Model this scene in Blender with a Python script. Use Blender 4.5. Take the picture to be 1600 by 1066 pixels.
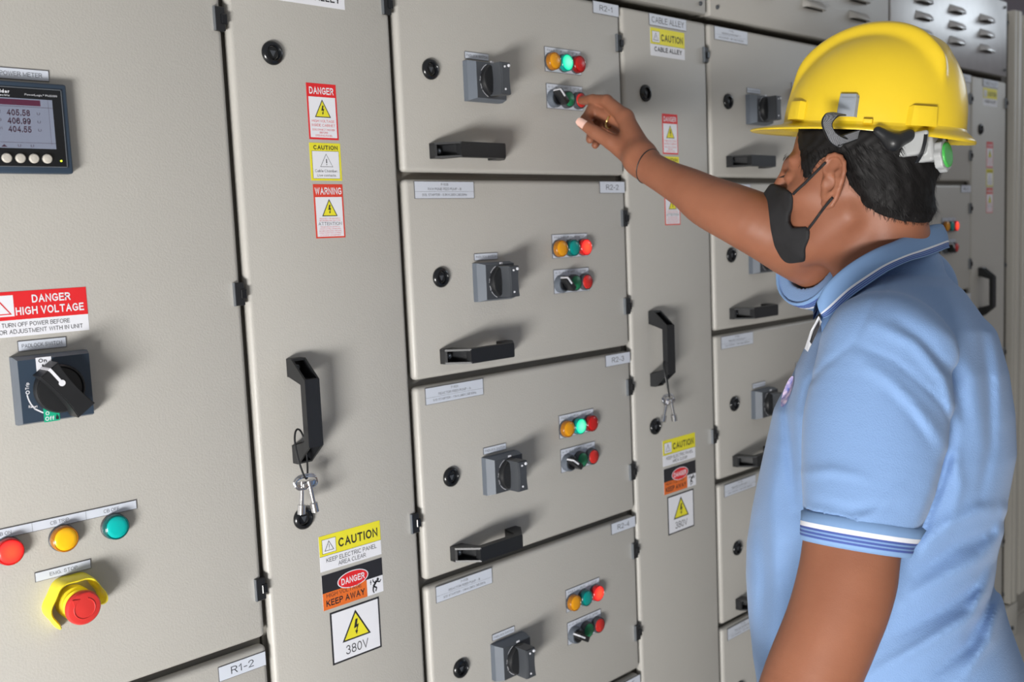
import bpy, bmesh, math, random
import numpy as np
from mathutils import Vector, Matrix
random.seed(7); np.random.seed(7)
PI = math.pi
for o in list(bpy.data.objects): bpy.data.objects.remove(o)
SC = bpy.context.scene
COL = SC.collection

# ------------------------------------------------------------------ camera
YAW, PIT, ROL, FPX = 0.7612960, -0.1037414, -0.0438046, 1556.37
CAMLOC = np.array([0.0, -1.14, 1.5])
_fw = np.array([math.sin(YAW)*math.cos(PIT), math.cos(YAW)*math.cos(PIT), math.sin(PIT)])
_r = np.array([math.cos(YAW), -math.sin(YAW), 0.0]); _u = np.cross(_r, _fw)
CR = math.cos(ROL)*_r + math.sin(ROL)*_u
CU = -math.sin(ROL)*_r + math.cos(ROL)*_u
CF = _fw
cam = bpy.data.objects.new('camera', bpy.data.cameras.new('camera')); COL.objects.link(cam)
cam.data.sensor_width = 36.0; cam.data.lens = FPX*36.0/1600.0
cam.data.clip_start = 0.05; cam.data.clip_end = 60
M = Matrix([[CR[0], CU[0], -CF[0], CAMLOC[0]], [CR[1], CU[1], -CF[1], CAMLOC[1]], [CR[2], CU[2], -CF[2], CAMLOC[2]], [0, 0, 0, 1]])
cam.matrix_world = M
cam.data.dof.use_dof = True; cam.data.dof.focus_distance = 1.22; cam.data.dof.aperture_fstop = 6.3
SC.camera = cam
SC.view_settings.view_transform = 'Standard'; SC.view_settings.look = 'None'
SC.view_settings.exposure = 0.30; SC.view_settings.gamma = 1.0
SC.view_settings.use_curve_mapping = False

# ------------------------------------------------------------------ light
W = bpy.data.worlds.new('world'); SC.world = W; W.use_nodes = True
nt = W.node_tree; bg = nt.nodes['Background']
tc = nt.nodes.new('ShaderNodeTexCoord'); sp = nt.nodes.new('ShaderNodeSeparateXYZ'); rp = nt.nodes.new('ShaderNodeValToRGB')
mp = nt.nodes.new('ShaderNodeMapRange'); mp.inputs[1].default_value = -1; mp.inputs[2].default_value = 1
nt.links.new(tc.outputs['Generated'], sp.inputs[0]); nt.links.new(sp.outputs[2], mp.inputs[0]); nt.links.new(mp.outputs[0], rp.inputs[0])
rp.color_ramp.elements[0].position = 0.45; rp.color_ramp.elements[0].color = (0.52, 0.47, 0.42, 1)
rp.color_ramp.elements[1].position = 0.62; rp.color_ramp.elements[1].color = (0.64, 0.65, 0.67, 1)
nt.links.new(rp.outputs[0], bg.inputs[0]); bg.inputs[1].default_value = 0.42

def area(name, loc, target, sx, sy, power, col):
    l = bpy.data.lights.new(name, 'AREA'); l.shape = 'RECTANGLE'; l.size = sx; l.size_y = sy
    l.energy = power; l.color = col
    o = bpy.data.objects.new(name, l); COL.objects.link(o); o.location = loc
    o.rotation_euler = (Vector(target)-Vector(loc)).to_track_quat('-Z', 'Y').to_euler()
    return o
# daylight through the open doorway behind and to the left, reaching low over the sunlit ground
area('doorway_daylight', (-1.65, -1.55, 0.36), (1.0, 0.0, 1.45), 0.9, 0.55, 112, (1.0, 0.985, 0.965))

# ------------------------------------------------------------------ node helpers / materials
MATS = {}
def mat(name, col, rough=0.5, metal=0.0, spec=0.5, bump=None, noise=None, emit=None, estr=0.0, sss=0.0, trans=0.0, coat=0.0, sheen=0.0, kind='noise'):
    if name in MATS: return MATS[name]
    m = bpy.data.materials.new(name); m.use_nodes = True
    nt = m.node_tree; b = nt.nodes['Principled BSDF']
    c = tuple(col)+(1,)
    b.inputs['Base Color'].default_value = c; b.inputs['Roughness'].default_value = rough
    b.inputs['Metallic'].default_value = metal; b.inputs['Specular IOR Level'].default_value = spec
    if coat: b.inputs['Coat Weight'].default_value = coat; b.inputs['Coat Roughness'].default_value = 0.12
    if sheen: b.inputs['Sheen Weight'].default_value = sheen
    if sss:
        b.inputs['Subsurface Weight'].default_value = sss; b.inputs['Subsurface Radius'].default_value = (0.012, 0.004, 0.002)
        b.inputs['Subsurface Scale'].default_value = 0.6
    if trans: b.inputs['Transmission Weight'].default_value = trans
    if emit: b.inputs['Emission Color'].default_value = tuple(emit)+(1,); b.inputs['Emission Strength'].default_value = estr
    t = nt.nodes.new('ShaderNodeTexCoord')
    if noise:
        sc, amt = noise[0], noise[1]
        n = nt.nodes.new('ShaderNodeTexNoise'); n.inputs['Scale'].default_value = sc; n.inputs['Detail'].default_value = 5
        nt.links.new(t.outputs['Object'], n.inputs['Vector'])
        r = nt.nodes.new('ShaderNodeValToRGB')
        r.color_ramp.elements[0].position = 0.3; r.color_ramp.elements[1].position = 0.7
        c2 = noise[2] if len(noise) > 2 else tuple(max(0, x*(1-amt)) for x in col)
        r.color_ramp.elements[0].color = tuple(c2)+(1,); r.color_ramp.elements[1].color = c
        nt.links.new(n.outputs['Fac'], r.inputs[0]); nt.links.new(r.outputs[0], b.inputs['Base Color'])
    if bump:
        if kind == 'knit':
            n = nt.nodes.new('ShaderNodeTexVoronoi'); n.inputs['Scale'].default_value = bump[0]; o = n.outputs['Distance']
        elif kind == 'wave':
            n = nt.nodes.new('ShaderNodeTexWave'); n.inputs['Scale'].default_value = bump[0]; o = n.outputs['Fac']
        else:
            n = nt.nodes.new('ShaderNodeTexNoise'); n.inputs['Scale'].default_value = bump[0]; n.inputs['Detail'].default_value = 3; o = n.outputs['Fac']
        nt.links.new(t.outputs['Object'], n.inputs['Vector'])
        bp = nt.nodes.new('ShaderNodeBump'); bp.inputs['Strength'].default_value = bump[1]; bp.inputs['Distance'].default_value = bump[2]
        nt.links.new(o, bp.inputs['Height']); nt.links.new(bp.outputs[0], b.inputs['Normal'])
    MATS[name] = m
    return m
PAINT = mat('beige_powder_coat', (0.472, 0.457, 0.423), 0.42, bump=(400, 0.35, 0.0011), noise=(2.2, 0.03))
FRAME = mat('frame_paint', (0.30, 0.285, 0.255), 0.55, noise=(8, 0.08))
STEEL = mat('bare_satin_steel', (0.56, 0.55, 0.54), 0.33, metal=0.75, noise=(30, 0.08))
BLACK = mat('black_plastic', (0.014, 0.015, 0.017), 0.42, bump=(500, 0.1, 0.0004), noise=(40, 0.15))
BLACKG = mat('glossy_black_plastic', (0.008, 0.009, 0.011), 0.22, noise=(40, 0.15))
GREYP = mat('dark_grey_plastic', (0.060, 0.066, 0.076), 0.45, bump=(500, 0.1, 0.0004), noise=(40, 0.1))
SLATE = mat('slate_plastic', (0.115, 0.135, 0.165), 0.5, noise=(40, 0.08))
NAVY = mat('navy_plastic', (0.030, 0.050, 0.080), 0.42, noise=(40, 0.08))
WHITE = mat('white_vinyl', (0.78, 0.79, 0.84), 0.45, noise=(20, 0.03))
PLATE = mat('engraved_white_plate', (0.62, 0.66, 0.74), 0.4, noise=(20, 0.03))
PEDGE = mat('plate_edge', (0.12, 0.12, 0.13), 0.5, noise=(20, 0.1))
INK = mat('black_ink', (0.02, 0.02, 0.025), 0.5, noise=(50, 0.1))
INKG = mat('grey_ink', (0.045, 0.05, 0.065), 0.5, noise=(50, 0.1))
RED = mat('red_print', (0.72, 0.02, 0.025), 0.42, noise=(30, 0.05))
REDO = mat('orange_red_print', (0.70, 0.055, 0.03), 0.42, noise=(30, 0.05))
YEL = mat('yellow_print', (0.80, 0.73, 0.035), 0.42, noise=(30, 0.05))
ORG = mat('orange_print', (0.75, 0.16, 0.025), 0.42, noise=(30, 0.05))
GRN = mat('green_print', (0.01, 0.42, 0.24), 0.42, noise=(30, 0.05))
CHROME = mat('nickel_plate', (0.72, 0.72, 0.74), 0.18, metal=1.0, noise=(60, 0.1))
ZINC = mat('zinc_screw', (0.35, 0.38, 0.42), 0.35, metal=0.9, noise=(60, 0.1))
ESTOPY = mat('yellow_guard_plastic', (0.90, 0.78, 0.04), 0.4, noise=(30, 0.05))
ESTOPR = mat('red_button_plastic', (0.62, 0.035, 0.03), 0.4, noise=(30, 0.05))
BTNR = mat('red_cap', (0.58, 0.025, 0.02), 0.35, noise=(30, 0.05))
BTNG = mat('green_cap', (0.01, 0.20, 0.085), 0.35, noise=(30, 0.05))
LENS = {
 'amber': mat('amber_lens', (0.78, 0.33, 0.008), 0.22, noise=(60, 0.1)),
 'amberb': mat('amber_lens_bright', (0.92, 0.50, 0.01), 0.22, noise=(60, 0.06)),
 'green': mat('green_lens', (0.0, 0.28, 0.25), 0.22, noise=(60, 0.1)),
 'greenb': mat('teal_lens_bright', (0.0, 0.45, 0.42), 0.22, noise=(60, 0.06)),
 'red': mat('red_lens', (0.52, 0.012, 0.012), 0.22, noise=(60, 0.1)),
 'bez_amber': mat('amber_lens_rim', (0.40, 0.15, 0.01), 0.25, noise=(60, 0.1)),
 'bez_green': mat('green_lens_rim', (0.0, 0.10, 0.10), 0.25, noise=(60, 0.1)),
 'bez_red': mat('red_lens_rim', (0.25, 0.006, 0.006), 0.25, noise=(60, 0.1)),
}
def lit(name, c0, c1, s):
    """lamp lens glowing: brighter at its middle where the bulb sits"""
    m = bpy.data.materials.new(name); m.use_nodes = True; nt = m.node_tree; b = nt.nodes['Principled BSDF']
    b.inputs['Base Color'].default_value = tuple(c1)+(1,); b.inputs['Roughness'].default_value = 0.25
    t = nt.nodes.new('ShaderNodeTexCoord'); v = nt.nodes.new('ShaderNodeVectorMath'); v.operation = 'LENGTH'
    r = nt.nodes.new('ShaderNodeValToRGB'); mr = nt.nodes.new('ShaderNodeMapRange'); mr.inputs[2].default_value = 0.018
    nt.links.new(t.outputs['Object'], v.inputs[0]); nt.links.new(v.outputs['Value'], mr.inputs[0]); nt.links.new(mr.outputs[0], r.inputs[0])
    r.color_ramp.elements[0].position = 0.35; r.color_ramp.elements[0].color = tuple(c0)+(1,); r.color_ramp.elements[1].position = 0.85; r.color_ramp.elements[1].color = tuple(c1)+(1,)
    nt.links.new(r.outputs[0], b.inputs['Emission Color']); b.inputs['Emission Strength'].default_value = s
    MATS[name] = m; return m
LENS['green_on'] = lit('green_lens_lit', (0.55, 1.0, 0.75), (0.0, 0.55, 0.28), 0.95)
LENS['red_on'] = lit('red_lens_lit', (1.0, 0.22, 0.05), (0.80, 0.02, 0.02), 0.85)

# ------------------------------------------------------------------ mesh helpers
class MB:
    """collects shapes with materials, linked as ONE mesh object"""
    def __init__(s): s.v = []; s.f = []; s.m = []; s.mats = []; s.sm = []
    def mi(s, m):
        if m not in s.mats: s.mats.append(m)
        return s.mats.index(m)
    def add(s, vs, fs, m, smooth=False):
        b = len(s.v); i = s.mi(m)
        s.v += [tuple(x) for x in vs]
        for f in fs: s.f.append([b+k for k in f]); s.m.append(i); s.sm.append(smooth)
    def box(s, x0, x1, y0, y1, z0, z1, m, bev=0.0, seg=2):
        bm = bmesh.new(); bmesh.ops.create_cube(bm, size=1.0)
        for v in bm.verts:
            v.co = Vector((x0+(v.co.x+.5)*(x1-x0), y0+(v.co.y+.5)*(y1-y0), z0+(v.co.z+.5)*(z1-z0)))
        if bev: bmesh.ops.bevel(bm, geom=list(bm.edges), offset=bev, segments=seg, affect='EDGES', profile=0.5)
        s.bm(bm, m, smooth=bool(bev))
    def bm(s, bm, m, smooth=False):
        bm.verts.ensure_lookup_table(); bm.verts.index_update()
        s.add([v.co[:] for v in bm.verts], [[v.index for v in f.verts] for f in bm.faces], m, smooth); bm.free()
    def lathe(s, prof, cx, cz, m, y0=0.0, n=28, axis='y', smooth=True, ax=None):
        """prof: (radius, depth out of the panel) pairs, revolved about -y"""
        vs = []; fs = []
        for r, d in prof:
            for k in range(n):
                a = 2*PI*k/n; vs.append((cx+r*math.cos(a), y0-d, cz+r*math.sin(a)))
        L = len(prof)
        for i in range(L-1):
            for k in range(n):
                k2 = (k+1) % n
                fs.append((i*n+k, i*n+k2, (i+1)*n+k2, (i+1)*n+k))
        if prof[-1][0] > 1e-6: fs.append([(L-1)*n+k for k in range(n)])
        s.add(vs, fs, m, smooth)
    def prism(s, pts, y0, y1, m, smooth=False):
        """polygon pts (x,z) extruded from y0 (back) to y1 (front)"""
        n = len(pts)
        a = sum(pts[i][0]*pts[(i+1) % n][1]-pts[(i+1) % n][0]*pts[i][1] for i in range(n))
        if a < 0: pts = pts[::-1]
        vs = [(p[0], y1, p[1]) for p in pts]+[(p[0], y0, p[1]) for p in pts]
        fs = [list(range(n)), list(range(2*n-1, n-1, -1))]+[(i+n, (i+1) % n+n, (i+1) % n, i) for i in range(n)]
        s.add(vs, fs, m, smooth)
    def flat(s, pts, y, m):
        n = len(pts); a = sum(pts[i][0]*pts[(i+1) % n][1]-pts[(i+1) % n][0]*pts[i][1] for i in range(n))
        if a < 0: pts = pts[::-1]
        s.add([(p[0], y, p[1]) for p in pts], [list(range(n))], m)
    def tube(s, path, r, m, n=8, closed=False, taper=None):
        P = [Vector(p) for p in path]; N = len(P); vs = []; fs = []
        up = Vector((0.13, 0.2, 0.97)).normalized(); prev = None
        for i, p in enumerate(P):
            t = (P[(i+1) % N]-P[i-1]) if closed else (P[min(i+1, N-1)]-P[max(i-1, 0)])
            t.normalize()
            nrm = (prev - t*prev.dot(t)) if prev is not None else (up - t*up.dot(t))
            if nrm.length < 1e-5: nrm = t.orthogonal()
            nrm.normalize(); prev = nrm; bn = t.cross(nrm)
            rr = r if taper is None else r*taper[i]
            for k in range(n):
                a = 2*PI*k/n; vs.append(p+nrm*math.cos(a)*rr+bn*math.sin(a)*rr)
        for i in range(N if closed else N-1):
            j = (i+1) % N
            for k in range(n):
                k2 = (k+1) % n; fs.append((i*n+k, i*n+k2, j*n+k2, j*n+k))
        if not closed: fs.append([k for k in range(n)][::-1]); fs.append([(N-1)*n+k for k in range(n)])
        s.add(vs, fs, m, True)
    def mesh(s, name):
        me = bpy.data.meshes.new(name); me.from_pydata([tuple(v) for v in s.v], [], s.f)
        for m in s.mats: me.materials.append(m)
        me.polygons.foreach_set('material_index', s.m); me.polygons.foreach_set('use_smooth', s.sm)
        me.update()
        if any(s.sm): me.set_sharp_from_angle(angle=math.radians(35))
        return me
    def obj(s, name, parent=None, label=None, loc=None, sharp=35):
        me = s.mesh(name)
        if any(s.sm): me.set_sharp_from_angle(angle=math.radians(sharp))
        return link(name, me, parent, label, loc)
def link(name, me, parent=None, label=None, loc=None):
    o = bpy.data.objects.new(name, me); COL.objects.link(o)
    if parent: o.parent = parent
    if label: o['label'] = label
    if loc is not None: o.location = loc
    return o
def thing(name, label, cat, loc=(0, 0, 0), group=None):
    o = bpy.data.objects.new(name, None); COL.objects.link(o); o.location = loc; o.empty_display_size = 0.05
    o['label'] = label; o['category'] = cat
    if group: o['group'] = group
    return o
def tag(o, label, cat, group=None):
    o['label'] = label; o['category'] = cat
    if group: o['group'] = group
    return o
def kids(o): return [c for c in bpy.data.objects if c.parent == o]
def copy_tree(o, parent=None, table=None):
    c = o.copy(); COL.objects.link(c)
    if parent: c.parent = parent
    for ch in (table or KIDS).get(o.name, []): copy_tree(ch, c, table)
    return c
KIDS = {}
def index_kids():
    KIDS.clear()
    for o in bpy.data.objects:
        if o.parent: KIDS.setdefault(o.parent.name, []).append(o)

# lettering: a plain grotesque drawn with strokes (cap height 1), thickened to flat mesh
def _arc(cx, cy, rx, ry, a0, a1, n=10): return [(cx+rx*math.cos(math.radians(a0+(a1-a0)*i/n)), cy+ry*math.sin(math.radians(a0+(a1-a0)*i/n))) for i in range(n+1)]
A_ = _arc
GLY = {
 'A': (.68, [[(0, 0), (.34, 1), (.68, 0)], [(.13, .35), (.55, .35)]]),
 'B': (.60, [[(0, .5), (0, 1), (.32, 1)]+A_(.32, .76, .24, .24, 90, -90, 8)+[(0, .52)], [(0, .52), (0, 0), (.33, 0)]+A_(.33, .26, .27, .26, -90, 90, 8)]),
 'C': (.68, [A_(.36, .5, .36, .5, 48, 312, 18)]),
 'D': (.64, [[(0, 0), (0, 1), (.26, 1)]+A_(.26, .5, .38, .5, 90, -90, 12)+[(0, 0)]]),
 'E': (.54, [[(.54, 1), (0, 1), (0, 0), (.56, 0)], [(0, .53), (.50, .53)]]),
 'F': (.52, [[(.52, 1), (0, 1), (0, 0)], [(0, .52), (.46, .52)]]),
 'G': (.72, [A_(.37, .5, .37, .5, 48, 300, 18)+[(.70, .14), (.70, .46), (.42, .46)]]),
 'H': (.62, [[(0, 0), (0, 1)], [(.62, 0), (.62, 1)], [(0, .52), (.62, .52)]]),
 'I': (.08, [[(.04, 0), (.04, 1)]]),
 'J': (.44, [[(.44, 1), (.44, .26)]+A_(.22, .26, .22, .26, 0, -180, 8)]),
 'K': (.62, [[(0, 0), (0, 1)], [(.58, 1), (.03, .40)], [(.20, .58), (.62, 0)]]),
 'L': (.48, [[(0, 1), (0, 0), (.48, 0)]]),
 'M': (.76, [[(0, 0), (0, 1), (.38, .04), (.76, 1), (.76, 0)]]),
 'N': (.62, [[(0, 0), (0, 1), (.62, 0), (.62, 1)]]),
 'O': (.74, [A_(.37, .5, .37, .5, 90, 450, 24)]),
 'P': (.56, [[(0, 0), (0, 1), (.30, 1)]+A_(.30, .74, .26, .26, 90, -90, 8)+[(0, .48)]]),
 'Q': (.74, [A_(.37, .5, .37, .5, 90, 450, 24), [(.44, .22), (.74, -.04)]]),
 'R': (.62, [[(0, 0), (0, 1), (.34, 1)]+A_(.34, .75, .25, .25, 90, -90, 8)+[(0, .50)], [(.34, .50), (.62, 0)]]),
 'S': (.60, [A_(.30, .745, .265, .255, 25, 90, 4)[0:0]+A_(.30, .745, .26, .255, 20, 262, 14)+A_(.30, .265, .30, .265, 82, -165, 14)]),
 'T': (.62, [[(0, 1), (.62, 1)], [(.31, 1), (.31, 0)]]),
 'U': (.62, [[(0, 1), (0, .34)]+A_(.31, .34, .31, .34, 180, 360, 12)+[(.62, 1)]]),
 'V': (.66, [[(0, 1), (.33, 0), (.66, 1)]]),
 'W': (.94, [[(0, 1), (.23, 0), (.47, .96), (.71, 0), (.94, 1)]]),
 'X': (.62, [[(0, 0), (.62, 1)], [(0, 1), (.62, 0)]]),
 'Y': (.64, [[(0, 1), (.32, .44), (.64, 1)], [(.32, .44), (.32, 0)]]),
 'Z': (.58, [[(0, 1), (.58, 1), (0, 0), (.58, 0)]]),
 '0': (.52, [A_(.26, .5, .26, .5, 90, 450, 22)]), '1': (.34, [[(.02, .74), (.24, 1), (.24, 0)]]),
 '2': (.52, [A_(.26, .73, .25, .27, 175, -30, 12)+[(.02, 0), (.52, 0)]]),
 '3': (.52, [A_(.25, .755, .22, .245, 160, -80, 10)+A_(.25, .265, .26, .265, 85, -165, 12)]),
 '4': (.54, [[(.42, 0), (.42, 1), (0, .28), (.54, .28)]]),
 '5': (.52, [[(.48, 1), (.11, 1), (.04, .50)]+A_(.25, .32, .27, .32, 130, -160, 14)]),
 '6': (.52, [A_(.27, .62, .25, .38, 30, 180, 10)+A_(.26, .32, .26, .32, 180, 540, 18)]),
 '7': (.52, [[(0, 1), (.52, 1), (.18, 0)]]),
 '8': (.52, [A_(.26, .76, .22, .24, 270, 630, 18), A_(.26, .27, .26, .26, 90, 450, 20)]),
 '9': (.52, [A_(.25, .38, .25, .38, 210, 360, 10)+A_(.26, .68, .26, .32, 0, 360, 18)]),
 '-': (.30, [[(0, .38), (.30, .38)]]), '.': (.08, [[(.04, 0), (.04, .10)]]), ',': (.08, [[(.05, .10), (.0, -.14)]]), '/': (.34, [[(0, 0), (.34, 1)]]),
 '&': (.66, [[(.64, 0), (.18, .72)]+A_(.30, .80, .14, .18, 210, -40, 8)+[(.10, .40)]+A_(.24, .22, .22, .22, 150, 330, 8)+[(.60, .48)]]),
 'Ø': (.74, [A_(.37, .5, .37, .5, 90, 450, 24), [(.06, -.04), (.68, 1.04)]]),
 '™': (.40, [[(0, .95), (.16, .95)], [(.08, .95), (.08, .65)], [(.22, .65), (.22, .95), (.30, .72), (.38, .95), (.38, .65)]]),
 'a': (.48, [A_(.22, .28, .22, .28, 90, 450, 16), [(.46, .62), (.46, 0)]]), 'b': (.48, [A_(.26, .28, .22, .28, 90, 450, 16), [(.02, 1), (.02, 0)]]),
 'c': (.46, [A_(.25, .28, .24, .28, 50, 310, 14)]), 'd': (.48, [A_(.22, .28, .22, .28, 90, 450, 16), [(.46, 1), (.46, 0)]]),
 'e': (.50, [[(.02, .30), (.48, .30)]+A_(.25, .28, .24, .28, 8, 320, 16)]), 'f': (.30, [A_(.26, .84, .14, .16, 70, 180, 6)+[(.12, 0)], [(0, .60), (.28, .60)]]),
 'h': (.46, [[(.02, 1), (.02, 0)], [(.02, .34)]+A_(.23, .36, .21, .22, 170, 0, 8)+[(.44, 0)]]), 'i': (.08, [[(.04, 0), (.04, .60)], [(.04, .82), (.04, .93)]]),
 'l': (.08, [[(.04, 0), (.04, 1)]]), 'm': (.72, [[(.02, .62), (.02, 0)], [(.02, .38)]+A_(.19, .38, .17, .20, 170, 0, 7)+[(.36, 0)], [(.36, .38)]+A_(.53, .38, .17, .20, 170, 0, 7)+[(.70, 0)]]),
 'n': (.46, [[(.02, .62), (.02, 0)], [(.02, .34)]+A_(.23, .36, .21, .22, 170, 0, 8)+[(.44, 0)]]), 'o': (.50, [A_(.25, .29, .24, .29, 90, 450, 16)]),
 'p': (.48, [A_(.26, .30, .22, .30, 90, 450, 16), [(.02, .62), (.02, -.28)]]), 'r': (.28, [[(.02, .62), (.02, 0)], [(.02, .34)]+A_(.22, .36, .18, .22, 170, 75, 5)]),
 's': (.42, [A_(.21, .44, .18, .15, 20, 262, 10)+A_(.21, .155, .20, .155, 82, -165, 10)]), 't': (.28, [[(.12, .84), (.12, .12), (.26, .02)], [(0, .60), (.26, .60)]]),
 'v': (.46, [[(0, .60), (.23, 0), (.46, .60)]]), 'w': (.70, [[(0, .60), (.17, 0), (.35, .58), (.53, 0), (.70, .60)]]), 'g': (.48, [A_(.22, .30, .22, .30, 90, 450, 16), [(.46, .62), (.46, -.10)]+A_(.24, -.10, .22, .18, 0, -150, 6)]),
 'z': (.42, [[(0, .58), (.42, .58), (0, .02), (.42, .02)]]), 'y': (.46, [[(0, .60), (.23, 0)], [(.46, .60), (.16, -.28)]]), 'k': (.44, [[(.02, 0), (.02, 1)], [(.40, .6), (.04, .25)], [(.16, .36), (.44, 0)]]), 'u': (.46, [[(.02, .6), (.02, .22)]+A_(.23, .22, .21, .22, 180, 360, 8)+[(.44, .6)]]),
}
_txt = {}
def text_geo(s, bold):
    """-> vertices (x, y, layer), faces, width; cap height .70"""
    k = (s, bold)
    if k in _txt: return _txt[k]
    t = .185 if bold else .105; V = []; F = []; x = 0.0
    for ch in s:
        if ch == ' ': x += .36; continue
        w, strokes = GLY.get(ch, GLY['-'])
        for si, st in enumerate(strokes):
            q = [st[0]]
            for p in st[1:]:
                if math.hypot(p[0]-q[-1][0], p[1]-q[-1][1]) > .01: q.append(p)
            n = len(q); b = len(V); closed = math.hypot(q[0][0]-q[-1][0], q[0][1]-q[-1][1]) < .02 and n > 4
            for i in range(n):
                if closed and i in (0, n-1): a_, c_ = q[n-2], q[1]
                else: a_, c_ = q[max(i-1, 0)], q[min(i+1, n-1)]
                d1 = (q[i][0]-a_[0], q[i][1]-a_[1]); d2 = (c_[0]-q[i][0], c_[1]-q[i][1])
                if not closed and i == 0: d1 = d2
                if not closed and i == n-1: d2 = d1
                l1 = math.hypot(*d1); l2 = math.hypot(*d2); n1 = (-d1[1]/l1, d1[0]/l1); n2 = (-d2[1]/l2, d2[0]/l2)
                mx, my = n1[0]+n2[0], n1[1]+n2[1]; ml = math.hypot(mx, my) or 1; mx /= ml; my /= ml
                h = t/2/max(.50, mx*n1[0]+my*n1[1]); px, py = q[i]; yy = py*(1-t)+t/2      # ends kept inside the cap height
                if not closed and i in (0, n-1):       # square ends reach the cap line and the baseline
                    e = t/2*.95*(-1 if i == 0 else 1)/l1; px += d1[0]*e; yy += d1[1]*e
                V.append((x+t/2+px+mx*h, yy+my*h, si)); V.append((x+t/2+px-mx*h, yy-my*h, si))
            for i in range(n-1): F.append([b+2*i, b+2*i+1, b+2*i+3, b+2*i+2])
        x += w+t+.13
    V = [(a_, c_*.70, l_) for a_, c_, l_ in V]
    V = np.array(V) if V else np.zeros((1, 3)); w = V[:, 0].max(); _txt[k] = (V, F, w); return _txt[k]
class Sticker(MB):
    """a flat printed sheet; x to the right and y DOWN in millimetres from its top left corner"""
    def __init__(s, x, z, w, h, thick=0.3, base=None, y=0.0):
        super().__init__(); s.x = x; s.z = z; s.t = thick*1e-3; s.y = y
        base = base or WHITE
        s.box(x, x+w*1e-3, y-s.t, y, z-h*1e-3, z, base)
    def P(s, p): return (s.x+p[0]*1e-3, s.z-p[1]*1e-3)
    def Y(s, layer): return s.y-s.t-0.00012*layer
    def rect(s, x0, y0, x1, y1, m, layer=1): s.flat([s.P(p) for p in ((x0, y0), (x1, y0), (x1, y1), (x0, y1))], s.Y(layer), m)
    def poly(s, pts, m, layer=1): s.flat([s.P(p) for p in pts], s.Y(layer), m)
    def ell(s, cx, cy, rx, ry, m, layer=1): s.poly([(cx+rx*math.cos(a*PI/14), cy+ry*math.sin(a*PI/14)) for a in range(28)], m, layer)
    def line(s, x0, y0, x1, y1, t, m, layer=1):
        d = math.hypot(x1-x0, y1-y0); nx, ny = -(y1-y0)/d*t/2, (x1-x0)/d*t/2
        s.poly([(x0+nx, y0+ny), (x1+nx, y1+ny), (x1-nx, y1-ny), (x0-nx, y0-ny)], m, layer)
    def text(s, str_, cx, cy, cap, width, m, bold=False, layer=2, align='c', rot=0):
        V, F, w = text_geo(str_, bold)
        sx = (width/w) if width else cap/0.70; sy = cap/0.70
        x0 = -w*sx/2 if align == 'c' else 0
        ca, sa = math.cos(rot), math.sin(rot); vs = []
        for a, b, st in V:
            px, py = x0+a*sx, -b*sy+cap/2
            q = s.P((cx+px*ca-py*sa, cy+px*sa+py*ca)); vs.append((q[0], s.Y(layer)-.00002*st, q[1]))
        s.add(vs, F, m)
    def bolt(s, cx, cy, h, m, layer=3):
        k = h/10
        s.poly([(cx-.3*k, cy-5*k), (cx+1.5*k, cy-5*k), (cx+.5*k, cy-1.2*k), (cx+2.1*k, cy-1.6*k), (cx+.6*k, cy+2.6*k), (cx-.3*k, cy+2.6*k), (cx+.7*k, cy+.2*k), (cx-1.8*k, cy+.8*k)], m, layer)
        s.poly([(cx-1.0*k, cy+2.4*k), (cx+1.3*k, cy+2.7*k), (cx-.1*k, cy+5*k)], m, layer)
    def warn(s, cx, top, w, h, edge=1.2, fill=None, ink=None, mark='bolt', L=0):
        ink = ink or INK
        s.poly([(cx, top), (cx+w/2, top+h), (cx-w/2, top+h)], ink, 1+L)
        e = edge
        s.poly([(cx, top+e*2.1), (cx+w/2-e*1.75, top+h-e), (cx-w/2+e*1.75, top+h-e)], fill or YEL, 2+L)
        if mark == 'bolt': s.bolt(cx, top+h*0.60, h*0.52, ink, 3+L)
        else:
            s.rect(cx-.035*w, top+h*.40, cx+.035*w, top+h*.72, ink, 3+L); s.rect(cx-.035*w, top+h*.79, cx+.035*w, top+h*.86, ink, 3+L)
def plate(x, z, w, h, lines, base=None, seps=()):
    """engraved label plate with a dark edge; lines = (text, cx, cy, cap, width, bold)"""
    s = Sticker(x-0.0004, z+0.0004, w+0.8, h+0.8, 1.2, PEDGE)
    s.rect(.6, .6, w+.2, h+.2, base or PLATE, 1)
    for t in seps: s.line(*t, 0.25, INKG, 2)
    for l in lines: s.text(l[0], l[1], l[2], l[3], l[4], INKG, bold=(l[5] if len(l) > 5 else False), layer=2)
    return s

# ------------------------------------------------------------------ the setting
FZ = 0.165      # height of the tiled floor
fl = MB(); fl.box(-3.6, 6.6, -4.2, 3.4, FZ-0.12, FZ-0.012, mat('grout', (0.30, 0.29, 0.27), 0.8, noise=(6, 0.1)))
floor = fl.obj('floor'); floor['kind'] = 'structure'
tb = MB(); tb.box(-0.2985, 0.2985, -0.2985, 0.2985, -0.012, 0.0, mat('glazed_floor_tile', (0.60, 0.56, 0.50), 0.25, noise=(3, 0.08)), 0.0015, 1)
tme = tb.mesh('floor_tile')
for i in range(17):
    for j in range(12):
        link('floor_tile', tme, floor, loc=(-3.3+0.6*i, -3.85+0.6*j, FZ))
wb = MB(); wb.box(-3.6, 6.6, 3.4, 3.5, FZ, 3.6, mat('mauve_wall_paint', (0.27, 0.25, 0.29), 0.8, noise=(3, 0.05)))
o = wb.obj('wall_back'); o['kind'] = 'structure'
wr = MB()      # right-hand wall with a high strip window whose light grazes the far covers and the helmet
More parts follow.
